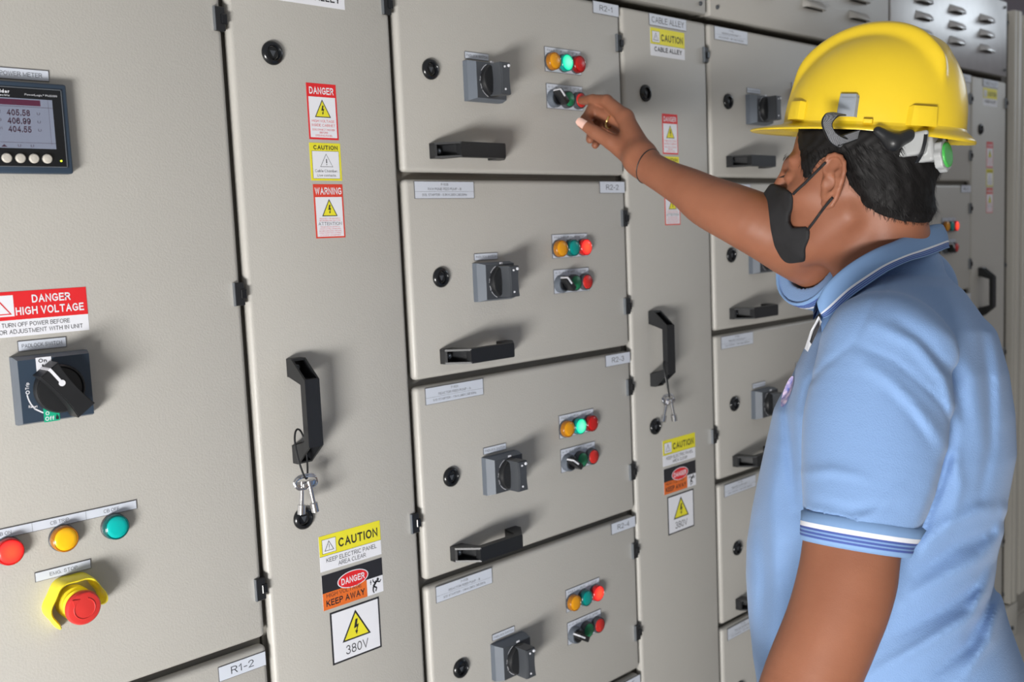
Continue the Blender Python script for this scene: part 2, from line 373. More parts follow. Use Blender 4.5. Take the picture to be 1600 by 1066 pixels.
for a_ in ((-4.2, 3.4, FZ, 2.45), (-4.2, 3.4, 3.45, 3.6), (-4.2, -3.7, 2.45, 3.45), (-.5, 3.4, 2.45, 3.45)): wr.box(6.6, 6.7, a_[0], a_[1], a_[2], a_[3], MATS['mauve_wall_paint'])
o = wr.obj('wall_right'); o['kind'] = 'structure'
wn = MB()
for a_ in ((-3.7, -.5, 2.45, 2.50), (-3.7, -.5, 3.40, 3.45), (-3.7, -3.65, 2.5, 3.4), (-.55, -.5, 2.5, 3.4), (-2.63, -2.58, 2.5, 3.4), (-1.6, -1.55, 2.5, 3.4)): wn.box(6.62, 6.68, a_[0], a_[1], a_[2], a_[3], FRAME)
wn.box(6.655, 6.66, -3.66, -.54, 2.49, 3.41, mat('daylit_pane', (.8, .85, .9), .3, emit=(.80, .90, 1.0), estr=2.2))
o = wn.obj('window_1'); o['kind'] = 'structure'

# ------------------------------------------------------------------ switchgear: shared little parts
PITCH = 0.3017; DH = 0.2912; TOP1 = 1.891; PERIOD = 0.755
DW = 0.489; AW = 0.2495; DT = 0.018
def rowz(k): return TOP1-PITCH*(k-1)
def door(parent, w, h, name='door'):
    b = MB(); b.box(0, w, 0, DT, 0, h, PAINT, 0.0072, 4); return b.obj(name, parent)
def body(parent, w, h, depth=0.50):
    b = MB(); b.box(-0.0022, w+0.0022, DT+0.004, depth, -0.0052, h+0.0052, FRAME)
    return b.obj('cabinet_body', parent)
lk = MB(); lk.lathe([(.0150, 0), (.0152, .0015), (.0146, .0035), (.0115, .0058), (.0098, .0060), (.0088, .0048), (.0086, -.002), (0, -.002)], 0, 0, BLACKG, n=32)
ck = MB(); ck.lathe([(.0078, -.002), (.0078, .001), (.0074, .0016), (0, .0016)], 0, 0, BLACK, n=20)
ck.prism([(-.0042, .0030), (.0042, .0030), (0, -.0046)], -.0014, -.0030, GREYP)
LOCK_ME, CORE_ME = lk.mesh('lock'), ck.mesh('lock_core')
for m_ in (LOCK_ME,): m_.set_sharp_from_angle(angle=math.radians(50))
def lock(parent, x, z):
    o = link('lock', LOCK_ME, parent, loc=(x, 0, z)); link('lock_core', CORE_ME, o); return o
hg = MB(); hg.box(-.0065, .0075, -.0045, .010, -.0145, .0145, BLACK, .001, 1); hg.box(.0015, .0095, -.0065, .004, -.006, .006, BLACKG, .0008, 1)
hg.box(-.0068, -.0058, -.0050, 0, -.0145, .0145, ZINC)
HINGE_ME = hg.mesh('hinge')
def hinge(parent, x, z): return link('hinge', HINGE_ME, parent, loc=(x, 0, z))

def handle_geo():
    """bridge handle along +x, 139 long, 22 wide (z), 42 high (out of the panel)"""
    b = MB(); w2 = .011; L = .139; H = .042; t = .0045; e = .026
    def arch(z0, z1, outer, inner):
        n = len(outer); vs = [(p[0], -p[1], z0) for p in outer+inner]+[(p[0], -p[1], z1) for p in outer+inner]; m = 2*n; fs = []
        for i in range(n-1):
            fs.append((i, i+1, n+i+1, n+i)); fs.append((m+i, m+n+i, m+n+i+1, m+i+1))
            fs.append((i, m+i, m+i+1, i+1)); fs.append((n+i, n+i+1, m+n+i+1, m+n+i))
        fs.append((0, n, m+n, m)); fs.append((n-1, m+n-1, m+2*n-1, 2*n-1))
        b.add(vs, fs, BLACK)
    # two side cheeks that follow the arch, and the webs between them
    outer = [(0, 0), (0, .012), (e, H), (L-e, H), (L, .012), (L, 0)]
    inner = [(.024, 0), (.024, .004), (e+.006, H-.011), (L-e-.006, H-.011), (L-.024, .004), (L-.024, 0)]
    arch(-w2, -w2+.0028, outer, inner); arch(w2-.0028, w2, outer, inner)
    b.box(e-.001, L-e+.001, -H+.0002, -H+.0105, -w2+.0015, w2-.0015, BLACK)           # grip bar
    for s_ in (0, 1):
        X = (lambda v: v) if s_ == 0 else (lambda v: L-v)
        pts = [(0, 0), (0, .012), (.0028, .014), (.0028, .0035), (.0215, .0035), (e+.004, H-.011), (e+.007, H-.011), (.024, 0)]
        vs = [(X(p[0]), -p[1], -w2+.002) for p in pts]+[(X(p[0]), -p[1], w2-.002) for p in pts]; n = len(pts)
        fs = [(i, (i+1) % n, (i+1) % n+n, i+n) for i in range(n)]
        b.add(vs, fs, BLACK)
    sc = []
    for x in (.0120, L-.0120):
        q = MB(); q.lathe([(.0046, 0), (.0046, .0035), (.0036, .0048), (.0022, .0048), (.0022, .0032), (0, .0032)], 0, 0, ZINC, y0=-.0035, n=12)
        sc.append((x, q.mesh('screw')))
    me = b.mesh('handle'); bm = bmesh.new(); bm.from_mesh(me); bmesh.ops.recalc_face_normals(bm, faces=bm.faces); bm.to_mesh(me); bm.free()
    return me, sc
HANDLE_ME, SCREWS = handle_geo()
def handle(parent, x, z, vertical=False):
    o = link('handle', HANDLE_ME, parent, loc=(x, 0, z))
    if vertical: o.rotation_euler = (0, PI/2, 0)
    for sx, me in SCREWS: link('screw', me, o, loc=(sx, 0, 0))
    return o

def lens_mesh(color, rimc, r=.0140, dep=.0105):
    b = MB()
    b.lathe([(r, .0), (r, dep-.003), (r*.985, dep-.0012), (r*.90, dep-.0004), (r*.86, dep-.0012), (r*.84, dep-.0012)], 0, 0, LENS[rimc], n=32)
    b.lathe([(r*.86, dep-.0012), (r*.80, dep-.0002), (r*.5, dep+.0007), (0, dep+.0010)], 0, 0, LENS[color], n=32)
    me = b.mesh('lens'); me.set_sharp_from_angle(angle=math.radians(50)); return me
LM = {c: lens_mesh(*c) for c in (('amber', 'bez_amber'), ('green', 'bez_green'), ('red', 'bez_red'), ('green_on', 'green'), ('red_on', 'red'))}
bz = MB(); bz.lathe([(.0146, 0), (.0146, .003), (.0138, .0036), (0, .0036)], 0, 0, GREYP, n=28)
BEZ_ME = bz.mesh('indicator_light')
def indicator(parent, x, z, c, R=1.0, label=None):
    o = link('indicator_light', BEZ_ME, parent, loc=(x, -.0014, z), label=label); o.scale = (R, 1, R)
    me = LM[c] if isinstance(c, tuple) else c
    link('lens', me, o, loc=(0, -.001, 0)); return o
pb = MB(); pb.lathe([(.0142, 0), (.0142, .0055), (.0135, .0085), (.0122, .0090), (.0118, .0060), (0, .0060)], 0, 0, GREYP, n=30)
PB_ME = pb.mesh('push_button'); PB_ME.set_sharp_from_angle(angle=math.radians(50))
def cap_mesh(m):
    b = MB(); b.lathe([(.0115, .004), (.0115, .0095), (.0108, .0102), (0, .0104)], 0, 0, m, n=28); me = b.mesh('button_cap'); me.set_sharp_from_angle(angle=math.radians(50)); return me
CAPR, CAPG = cap_mesh(BTNR), cap_mesh(BTNG)
def push(parent, x, z, cap, label):
    o = link('push_button', PB_ME, parent, loc=(x, -.0014, z), label=label); link('button_cap', cap, o); return o
sb = MB(); sb.lathe([(.0146, 0), (.0146, .007), (.0132, .0110), (0, .0115)], 0, 0, SLATE, n=30)
SEL_ME = sb.mesh('selector_switch'); SEL_ME.set_sharp_from_angle(angle=math.radians(50))
sl = MB(); sl.lathe([(.0112, .0100), (.0112, .0130), (.0100, .0140), (0, .0140)], 0, 0, BLACKG, n=24)
sl.box(-.0048, .0048, -.0270, -.012, -.0125, .0150, BLACK, .0016, 2)
sl.box(-.0013, .0013, -.0278, -.026, .001, .0152, WHITE); sl.box(-.0013, .0013, -.0270, -.012, .0146, .0158, WHITE)
LEVER_ME = sl.mesh('selector_lever')
def selector(parent, x, z, rot=0.75):
    o = link('selector_switch', SEL_ME, parent, loc=(x, -.0014, z)); l = link('selector_lever', LEVER_ME, o); l.rotation_euler = (0, -rot, 0); return o

def grip_geo(m_side, L=.050, w=.020, y0=.030, H=.032, rivets=True):
    """rotary grip bar; waisted outline, standing on its disc"""
    pts = []
    n = 10
    for i in range(n+1):
        t = -1+2*i/n; pts.append((-(w/2)*(0.78+.22*t*t), t*L/2))
    for i in range(n+1):
        t = 1-2*i/n; pts.append(((w/2)*(0.78+.22*t*t), t*L/2))
    return pts
def isolator_proto(parent, W_, H_, big=False):
    """door-coupled rotary isolator; returns its plate object; local origin at the plate's centre"""
    D = .022; b = MB(); w, h = W_/2, H_/2
    ins = .0075 if not big else .0012
    ring = [(-w, 0, -h), (w, 0, -h), (w, 0, h), (-w, 0, h)]
    mid = [(-w, -D*.45, -h), (w, -D*.45, -h), (w, -D*.45, h), (-w, -D*.45, h)]
    top = [(-w+ins, -D, -h+.003), (w-.003, -D, -h+.003), (w-.003, -D, h-.003), (-w+ins, -D, h-.003)]
    vs = ring+mid+top; fs = []
    for i in range(4):
        j = (i+1) % 4; fs.append((i, j, 4+j, 4+i)); fs.append((4+i, 4+j, 8+j, 8+i))
    b.add(vs, fs, SLATE); b.add(top, [(0, 1, 2, 3)], GREYP if not big else NAVY)
    base = b.obj('isolator_switch', parent)
    return base, D

def knob(base, D, R, L, w, H, rot, big=False, cx=0.0, cz=0.0):
    k = MB()
    k.lathe([(R, 0), (R, .006), (R*.95, .0085), (R*.90, .0085), (R*.86, .0065), (0, .0065)], 0, 0, BLACK, y0=-D, n=36)
    pts = grip_geo(None, L, w)
    y0, y1 = -D-.004, -D-H
    k.prism(pts, y0, y1+.002, BLACK if big else GREYP, smooth=False)
    k.prism([(p[0]*.90, p[1]*.965) for p in pts], y1+.002, y1, GREYP if not big else BLACK)
    # sloping shoulder on the left of the bar, as a solid cheek
    cheek = [(-R*.92*math.cos(t), R*.92*math.sin(t)) for t in np.linspace(-1.05, 1.05, 12)]
    k.prism(cheek+[(-w*.38, R*.80), (-w*.38, -R*.80)], y0, y0-.006, BLACK)
    ob = k.obj('rotary_knob', base, loc=(cx, 0, cz)); ob.rotation_euler = (0, -rot, 0)
    def mark(nm, m):
        q = m.obj(nm, base, loc=(cx, 0, cz)); q.rotation_euler = (0, -rot, 0)
    if big:
        m = MB(); z0 = L*.18
        m.prism([(-.0015, z0+.0028), (-.0015, L/2-.001), (.0015, L/2-.001), (.0015, z0+.0028)]+[(.0034*math.cos(math.radians(a_)), z0+.0034*math.sin(math.radians(a_))) for a_ in range(60, -240, -20)], y1+.001, y1-.0007, WHITE); mark('index_line', m)
        m = MB(); m.box(-.0015, .0015, y1, y0, L/2-.0012, L/2+.0006, WHITE); mark('index_tip', m)
    else:
        for z in (-L*.34, L*.36): m = MB(); m.lathe([(.0017, 0), (.0014, .001), (0, .001)], -w*.10, z, WHITE, y0=y1, n=8); mark('rivet', m)
        m = MB(); m.lathe([(.0024, 0), (.0020, .0015), (0, .0018)], w*.30, L*.40, WHITE, y0=y1, n=10); mark('index_dot', m)
    return ob

# ------------------------------------------------------------------ motor starter compartment (prototype R2-2)
X2 = 0.8885
def SX(x): return x-X2              # measured x -> local x
Z2 = rowz(2)-DH
def SZ(z): return z-Z2
def starter_label_lines(k, col):
    n = {1: ('P-101A', 'RAW POME FEED PUMP - A', 'DOL STARTER - 5.5KW,380V,3Ø,50Hz'), 2: ('P-101B', 'RAW POME FEED PUMP - B', 'DOL STARTER - 5.5KW,380V,3Ø,50Hz'),
         3: ('P-102A', 'REACTOR FEED PUMP - A', 'S/D STARTER - 11KW,380V,3Ø,50Hz'), 4: ('P-102B', 'REACTOR FEED PUMP - B', 'S/D STARTER - 11KW,380V,3Ø,50Hz')}
    n2 = {1: ('P-103', 'RECIRCULATION PUMP - 1', 'S/D STARTER - 15KW,380V,3Ø,50Hz'), 2: ('P-104', 'TRANSFER PUMP - 1', 'S/D STARTER - 15KW,380V,3Ø,50Hz'),
          3: ('P-105', 'TREATED WATER PUMP - 1', 'DOL STARTER - 7.5KW,380V,3Ø,50Hz')}
    if col == 2: return n.get(k, n[4])
    return n2.get(k, n2[3])
def build_starter():
    t = thing('starter_compartment', '', 'cabinet', (X2, 0, Z2), 'motor starter compartments')
    body(t, DW, DH); door(t, DW, DH)
    for z in (1.5245, 1.369): hinge(t, SX(1.3705), SZ(z))
    lock(t, SX(.9460), SZ(1.4455)); handle(t, SX(.9370), SZ(1.3280))
    # padlock switch and its label
    plate(SX(1.0140), SZ(1.4770), 48, 9.6, [('PADLOCK SWITCH', 24.4, 5.3, 3.6, 42)]).obj('switch_label', t)
    cx, cz = SX(1.0445), SZ(1.4335)
    base, D = isolator_proto(t, .0700, .0590); base.location = (cx, 0, cz)
    knob(base, D, .0245, .0470, .0200, .030, 0.0, cx=.004)
    s = Sticker(0, 0, .1, .1, .05, GREYP, y=-D)
    for i in range(13):
        a = math.radians(115+i*11); s.line(35+4+26*math.cos(a), -26*math.sin(a), 35+4+26*math.cos(a+.19), -26*math.sin(a+.19), .7, WHITE if i in (0, 1, 2, 9, 10, 11) else GREYP)
    s.rect(36, -29, 43, -26, WHITE, 2); s.text('Trip', 14.2, -2, 2.6, 6.5, WHITE, True, rot=-PI/2); s.text('Reset', 15.2, 9, 2.4, 7, WHITE, True, rot=-PI/2-.3)
    s.v = [(v[0]-.035, v[1], v[2]) for v in s.v]; s.obj('switch_legend', base)
    # indicator lights
    p = plate(SX(1.1860), SZ(1.5010), 86, 38.5, [('FAULT', 14.5, 5.2, 3.4, 17), ('RUN', 43, 5.2, 3.4, 12), ('STOP', 72, 5.2, 3.4, 14)], seps=((28.7, .6, 28.7, 9.8), (57.3, .6, 57.3, 9.8), (.6, 9.8, 86, 9.8)))
    p.obj('indicator_plate', t)
    indicator(t, SX(1.1985), SZ(1.4780), ('amber', 'bez_amber'), label='amber fault light'); indicator(t, SX(1.2285), SZ(1.4780), ('green', 'bez_green'), label='green run light'); indicator(t, SX(1.2585), SZ(1.4780), ('red_on', 'red'), label='red stop light')
    p = plate(SX(1.1868), SZ(1.4430), 86, 39, [('A - O - M', 14.5, 5.2, 3.4, 21), ('START', 43, 5.2, 3.4, 18), ('STOP', 72, 5.2, 3.4, 14)], seps=((28.7, .6, 28.7, 9.8), (57.3, .6, 57.3, 9.8), (.6, 9.8, 86, 9.8)))
    p.obj('button_plate', t)
    selector(t, SX(1.2010), SZ(1.4195)); push(t, SX(1.2310), SZ(1.4195), CAPG, 'green start button'); push(t, SX(1.2595), SZ(1.4195), CAPR, 'red stop button')
    return t
NAMEPLATES = {}
def name_plate_me(s, local_x, local_z, w=66, h=19.5):
    b = plate(0, 0, w, h, [(s, w/2, h/2+.3, 9.0, w*.50)]); return b.mesh('name_plate')
proto = build_starter(); index_kids()
units = {}
def lab(col, k):
    where = {2: 'between the two cable alleys', 3: 'in the column behind the worker\'s arm', 4: 'in the far column beyond the worker'}[col]
    what = {1: 'top', 2: 'second', 3: 'third', 4: 'fourth', 5: 'fifth', 6: 'bottom'}[k]
    if (col, k) == (2, 1): return 'top starter door marked R2-1 whose red stop button is being pressed'
    if (col, k) == (2, 2): return 'starter door marked R2-2 for P-101B with the red stop light glowing'
    if (col, k) == (2, 3): return 'starter door marked R2-3 for P-102A with the green run light glowing'
    if (col, k) == (2, 4): return 'starter door marked R2-4 for P-102B with the red stop light glowing'
    return 'beige starter compartment, %s one down %s' % (what, where)
for col in (2, 3, 4):
    for k in range(1, 6):
        if (col, k) == (2, 2): u = proto
        else: u = copy_tree(proto)
        u.location = (X2+PERIOD*(col-2), 0, rowz(k)-DH); u['label'] = lab(col, k)
        units[(col, k)] = u
for (col, k), u in units.items():
    w = 66
    link('name_plate', name_plate_me('R%d-%d' % (col, k), 0, 0), u, loc=(SX(1.3095 if k > 1 else 1.3080), 0, SZ(1.5885)))
    if (col, k) != (2, 1):
        a, b_, c = starter_label_lines(k, col)
        s = plate(0, 0, 114, 24.5, [(a, 57, 4.6, 3.4, 14), (b_, 57, 11.2, 3.6, 64), (c, 57, 19.6, 3.4, 86)], seps=((.6, 15.0, 114, 15.0),))
        link('pump_label', s.mesh('pump_label'), u, loc=(SX(.9050), 0, SZ(1.5860)))
# which lamps glow
index_kids()
def set_lamps(u, run_on):
    ls = sorted([c for c in KIDS[u.name] if c.name.startswith('indicator_light')], key=lambda c: c.location.x)
    for l, c in zip(ls, (('amber', 'bez_amber'), ('green_on', 'green') if run_on else ('green', 'bez_green'), ('red', 'bez_red') if run_on else ('red_on', 'red'))):
        for q in KIDS[l.name]: q.data = LM[c]
        l['label'] = {'amber': 'unlit amber fault light', 'green_on': 'glowing green run light', 'green': 'unlit green run light', 'red': 'unlit red stop light', 'red_on': 'glowing red stop light'}[c[0]]
for (c, k), u in units.items(): set_lamps(u, k in (1, 3))
for k, r in ((3, 0.95), (4, 1.02)):
    for c in KIDS[units[(2, k)].name]:
        if c.name.startswith('selector_switch'):
            for q in KIDS[c.name]: q.rotation_euler = (0, -r, 0)

# ------------------------------------------------------------------ cable alley cabinets
XA = 0.6288
ZA = 0.2660
def st_danger_v(x, z):
    s = Sticker(x, z, 46, 73, base=RED); s.rect(2.2, 17.5, 43.8, 70.5, WHITE)
    s.text('DANGER', 23, 9.4, 9.2, 38, WHITE, True); s.warn(23, 20.5, 25, 23.5, 1.1, L=1)
    s.text('HIGH VOLTAGE', 23, 48.8, 3.3, 35, RED); s.text('INSIDE CABINET', 23, 54.3, 3.3, 37, RED)
    s.text('DISCONNECT POWER', 23, 60.2, 2.4, 35, RED); s.text('BEFORE', 23, 64, 2.4, 13, RED); s.text('OPENING PANEL', 23, 67.8, 2.4, 27, RED); return s
def st_caution_sq(x, z):
    s = Sticker(x, z, 48.5, 49.5, base=YEL); s.rect(3.0, 10.5, 45.5, 47, INK); s.rect(3.4, 10.9, 45.1, 46.6, WHITE, 2)
    s.text('CAUTION', 25, 6, 5.6, 38, INK, True); s.warn(25, 14, 20, 17.5, .55, fill=WHITE, mark='!', L=2)
    for d in (0,): s.text('Cable Chamber.', 24.5, 36.6, 3.8, 36, INK, layer=3); s.text('Live contacts.', 24.5, 42.4, 3.6, 30, INK, layer=3)
    return s
def st_warning(x, z):
    s = Sticker(x, z, 46.5, 71.5, base=REDO); s.rect(2.2, 17.0, 44.3, 69.5, WHITE)
    s.text('WARNING', 23.2, 9, 9.4, 42, WHITE, True); s.warn(23.5, 19.5, 24.5, 23, 1.1, L=1)
    rows = ('DISCONNECT THE MAIN SUPPLY', 'BEFORE REMOVING THIS COVER')
    for i, t in enumerate(rows): s.text(t, 23.2, 45.6+2.7*i, 1.5, 33, RED)
    s.text('ATTENTION', 23.2, 52.4, 4.2, 37, INK)
    for i, t in enumerate(('PLEASE CHECK & TIGHTEN ALL', 'POWER/CONTROL CONNECTIONS', 'BEFORE ENERGIZING THE PANEL', 'LOOSE CONNECTIONS CAN RESULT', 'IN DAMAGE TO EQUIPMENT')): s.text(t, 23.2, 56.6+2.7*i, 1.5, 37-(2.5*abs(i-2.5)), RED)
    return s
def st_caution_w(x, z, second=('KEEP ELECTRIC PANEL', 'AREA CLEAR')):
    s = Sticker(x, z, 102, 49.5); s.rect(0, 0, 102, 28.5, YEL)
    s.rect(4.5, 5.5, 27, 25.5, INK, 2); s.rect(5, 6, 26.5, 25, WHITE, 3)
    s.poly([(15.7, 8), (23.4, 22), (8, 22)], INK, 4); s.poly([(15.7, 9.8), (22, 21.2), (9.4, 21.2)], WHITE, 5)
    s.rect(15.3, 13, 16.1, 18, INK, 6); s.rect(15.3, 19, 16.1, 20, INK, 6)
    s.text('CAUTION', 64, 15.5, 12.5, 66, INK, True); s.rect(0, 28.4, 102, 28.8, INK, 2)
    if len(second) == 2: s.text(second[0], 52, 35.2, 6, 84, INK); s.text(second[1], 52, 43.6, 6, 46, INK)
    else: s.text(second[0], 52, 37, 8.4, 82, INK, True)
    return s
def st_danger_keep(x, z):
    s = Sticker(x, z, 101, 49.5); s.rect(0, 0, 101, 25.5, INK); s.rect(0, 25.5, 73, 49.5, ORG)
    s.ell(50.5, 17, 26, 12, WHITE, 2); s.ell(50.5, 17, 24.5, 10.8, RED, 3); s.text('DANGER', 50.5, 17.2, 9.2, 39, WHITE, True, layer=4)
    s.text('HIGH VOLTAGE', 35, 30, 5.6, 58, INK); s.text('KEEP AWAY', 37, 40.6, 9.0, 64, INK, True)
    # man struck by current: head, trunk, arms, legs, little bolt
    s.ell(92, 29.5, 2.0, 2.3, INK, 2)
    for a in ((90, 31, 84, 38, 3.4), (84, 38, 89.5, 41, 2.2), (89.5, 41, 87.5, 46, 1.9), (84, 38, 83, 43.5, 2.2), (83, 43.5, 84.5, 47.5, 1.8), (89, 32, 95.5, 34, 1.8), (95.5, 34, 97.5, 31, 1.5), (88, 34, 84, 31, 1.7), (84, 31, 83.5, 27.5, 1.5)): s.line(*a, INK, 2)
    s.bolt(79.5, 31.5, 7, INK, 2); return s
def st_380(x, z):
    s = Sticker(x, z, 83, 75, base=INK); s.rect(2.6, 2.6, 80.4, 72.4, WHITE)
    s.poly([(41.5, 7), (65.5, 48), (17.5, 48)], INK, 2); s.poly([(41.5, 11.6), (61.6, 45.8), (21.4, 45.8)], YEL, 3); s.bolt(41.5, 31.5, 22, INK, 4)
    s.text('380V', 41.5, 60.5, 13, 38, INK); return s
def build_alley():
    t = thing('cable_alley_cabinet', '', 'cabinet', (XA, 0, ZA), 'cable alley cabinets'); H = rowz(1)-ZA
    body(t, AW, H); door(t, AW, H)
    for z in (1.8295, 1.0895, .50): hinge(t, AW-.0070, z-ZA)
    lx = lambda x: x-XA; lz = lambda z: z-ZA
    lock(t, lx(.6872), lz(1.7460)); lock(t, lx(.6872), lz(1.1395))
    h = handle(t, lx(.6885), lz(1.3550), True)
    st_danger_v(lx(.7345), lz(1.7130)).obj('danger_sticker', t, 'red and white danger sticker for high voltage inside cabinet')
    st_caution_sq(lx(.7335), lz(1.6355)).obj('caution_sticker', t, 'yellow bordered caution sticker about live contacts')
    st_warning(lx(.7353), lz(1.5812)).obj('warning_sticker', t, 'orange-red bordered warning sticker with attention text')
    st_caution_w(lx(.7085), lz(1.1080)).obj('caution_sticker', t, 'wide yellow and white caution sticker to keep the area clear')
    st_danger_keep(lx(.7092), lz(1.0535)).obj('danger_sticker', t, 'black and orange danger sticker reading keep away')
    st_380(lx(.7185), lz(.9985)).obj('voltage_sticker', t, 'square 380V sticker with yellow triangle')
    st_caution_w(lx(.7065), lz(1.8640), ('CABLE ALLEY',)).obj('caution_sticker', t, 'yellow and white caution sticker for the cable alley')
    plate(lx(.7040), lz(1.8880), 110, 20, [('CABLE ALLEY', 55, 10.4, 10.5, 96)]).obj('name_plate', t)
    return t
pa = build_alley(); index_kids()
al = {}
for i, L_ in enumerate(('beige cable alley cabinet nearest the camera, beside the power meter door', 'beige cable alley cabinet right of the starter doors, behind the pointing hand', 'beige cable alley cabinet hidden mostly behind the yellow helmet', 'narrow beige cable alley cabinet at the far right end of the row')):
    a = pa if i == 0 else copy_tree(pa); a.location.x = XA+PERIOD*i; a['label'] = L_; al[i] = a
index_kids()
# the nearest alley door has a plain white sheet at its top instead of the caution sticker and plate
for c in list(KIDS[al[0].name]):
    if c.name.startswith('name_plate'): KIDS[al[0].name].remove(c); bpy.data.objects.remove(c)
for c in list(KIDS[al[0].name]):
    if c.get('label', '') == 'yellow and white caution sticker for the cable alley': c.name = 'alley_sign'; bb = Sticker(.7010-XA, 1.8640-ZA, 102, 50.5); bb.rect(0, 0, 102, 28.5, YEL); bb.text('CAUTION', 64, 15.5, 12.5, 66, INK, True); bb.text('CABLE ALLEY', 52, 39, 9.4, 86, INK, True); c.data = bb.mesh('alley_sign')

# ------------------------------------------------------------------ first column: incoming feeder door with power meter, and R1-2 below
X1 = XA-.0082-DW; Z1 = rowz(3)-DH; H1 = rowz(1)-Z1
t = thing('feeder_compartment', 'large beige feeder door with power meter, padlock switch and red emergency stop', 'cabinet', (X1, 0, Z1))
lx = lambda x: x-X1; lz = lambda z: z-Z1
body(t, DW, H1); door(t, DW, H1)
for z in (1.78, 1.4440, 1.0620): hinge(t, DW-.0050, lz(z))
# power meter 96 x 96
mx, mz = .3265, 1.6860
b = MB(); b.box(lx(mx), lx(mx+.096), -.0130, 0, lz(mz-.096), lz(mz), NAVY, .0025, 3)
meter = b.obj('power_meter', t, 'dark navy square digital power meter')
b = MB(); b.box(lx(mx+.0065), lx(mx+.0895), -.0142, -.012, lz(mz-.0895), lz(mz-.0065), BLACKG, .0012, 2); b.obj('meter_face', meter)
SCREEN = mat('lcd_grey', (0.13, 0.145, 0.19), 0.2, emit=(0.20, 0.22, 0.29), estr=0.35, noise=(30, 0.05))
LCDINK = mat('lcd_dark_digit', (0.06, 0.03, 0.05), 0.4, noise=(60, 0.1))
LCDBAR = mat('lcd_plum_bar', (0.07, 0.015, 0.035), 0.3, emit=(0.07, 0.01, 0.03), estr=0.2, noise=(60, 0.05))
BTNBEIGE = mat('beige_rubber_key', (0.50, 0.47, 0.42), 0.5, noise=(60, 0.05))
LEDY = mat('led_yellow', (0.5, 0.6, 0.02), 0.4, emit=(0.7, 0.9, 0.05), estr=1.2)
b = MB()   # silver hairline round the face
for a0, a1, c0, c1 in ((.0065, .0895, .0065, .0073), (.0065, .0895, .0887, .0895), (.0065, .0073, .0065, .0895), (.0887, .0895, .0065, .0895)):
    b.box(lx(mx+a0), lx(mx+a1), -.0146, -.0140, lz(mz-c1), lz(mz-c0), ZINC)
b.obj('meter_trim', meter)
s = Sticker(lx(mx+.0125), lz(mz-.0180), 66.5, 52, .3, SCREEN, y=-.0142)
s.rect(2, 1.2, 54, 7.2, LCDBAR); s.text('U', 28, 4.2, 3.6, 3, LCDINK)
s.line(0, 8.6, 66.5, 8.6, .35, LCDINK); s.line(62, 0, 62, 48, .2, LCDINK)
for i, v in enumerate(('405.58', '406.99', '404.55')):
    s.text(v, 31, 15+8.6*i, 6.6, 23, LCDINK, True); s.text('U', 51+0*i, 15.3+8.6*i, 2.6, 3, LCDINK); s.text(('U12', 'U23', 'U31')[i], 10, 14.5+8.6*i, 2.6, 7, LCDINK)
s.line(0, 46, 66.5, 46, .3, LCDINK)
s.poly([(14, 48.2), (17, 51), (11, 51)], LCDINK); s.text('U', 29, 49.3, 2.6, 3, LCDINK); s.text('U', 42, 49.3, 2.6, 3, LCDINK)
s.obj('meter_screen', meter)
s = Sticker(lx(mx+.010), lz(mz-.0082), 76, 9, .1, BLACKG, y=-.0142)
s.text('Schneider', 14, 3.2, 3.6, 25, WHITE, True); s.text('Electric', 20, 7.2, 2.2, 13, WHITE)
s.text('PowerLogic™ PM5100', 58, 5.4, 2.0, 33, WHITE); s.obj('meter_lettering', meter)
q = MB(); q.lathe([(.0050, 0), (.0050, .0022), (.0040, .0034), (0, .0038)], 0, 0, BTNBEIGE, n=22); bme = q.mesh('meter_button')
for i in range(5):
    if i == 0: continue
    link('meter_button', bme, meter, loc=(lx(.3405+.0136*i), -.0142, lz(1.6055)))
q = MB(); q.lathe([(.0011, 0), (.0011, .0008), (0, .001)], lx(.4095), lz(1.6035), LEDY, y0=-.0142, n=8); q.obj('status_led', meter, 'tiny yellow-green status light')
# labels and signs
plate(lx(.3320), lz(1.7010), 77, 11, [('DIGITAL POWER METER', 36.5, 5.9, 4.6, 68)]).obj('meter_label', t)
s = Sticker(lx(.3130), lz(1.4655), 116, 48.5); s.rect(0, 0, 116, 30.5, RED)
s.rect(5.4, 3.8, 38.6, 26.4, WHITE, 2)
s.poly([(22, 5.5), (36, 24.5), (8, 24.5)], RED, 3); s.poly([(22, 8.2), (33.8, 23.3), (10.2, 23.3)], WHITE, 4); s.bolt(22, 17, 11, RED, 5)
s.text('DANGER', 78, 9, 8.6, 41, WHITE, True, layer=3); s.text('HIGH VOLTAGE', 76, 21.5, 8.6, 72, WHITE, True, layer=3)
s.text('TURN OFF POWER BEFORE', 60, 35.8, 4.6, 71, INK, layer=2); s.text('REPAIR OR ADJUSTMENT WITH IN UNIT', 54, 43, 4.6, 110, INK, layer=2)
s.obj('danger_sign', t, 'red and white danger high voltage sign')
plate(lx(.3520), lz(1.4115), 50, 10.5, [('PADLOCK SWITCH', 25, 5.7, 4.2, 42)]).obj('switch_label', t)
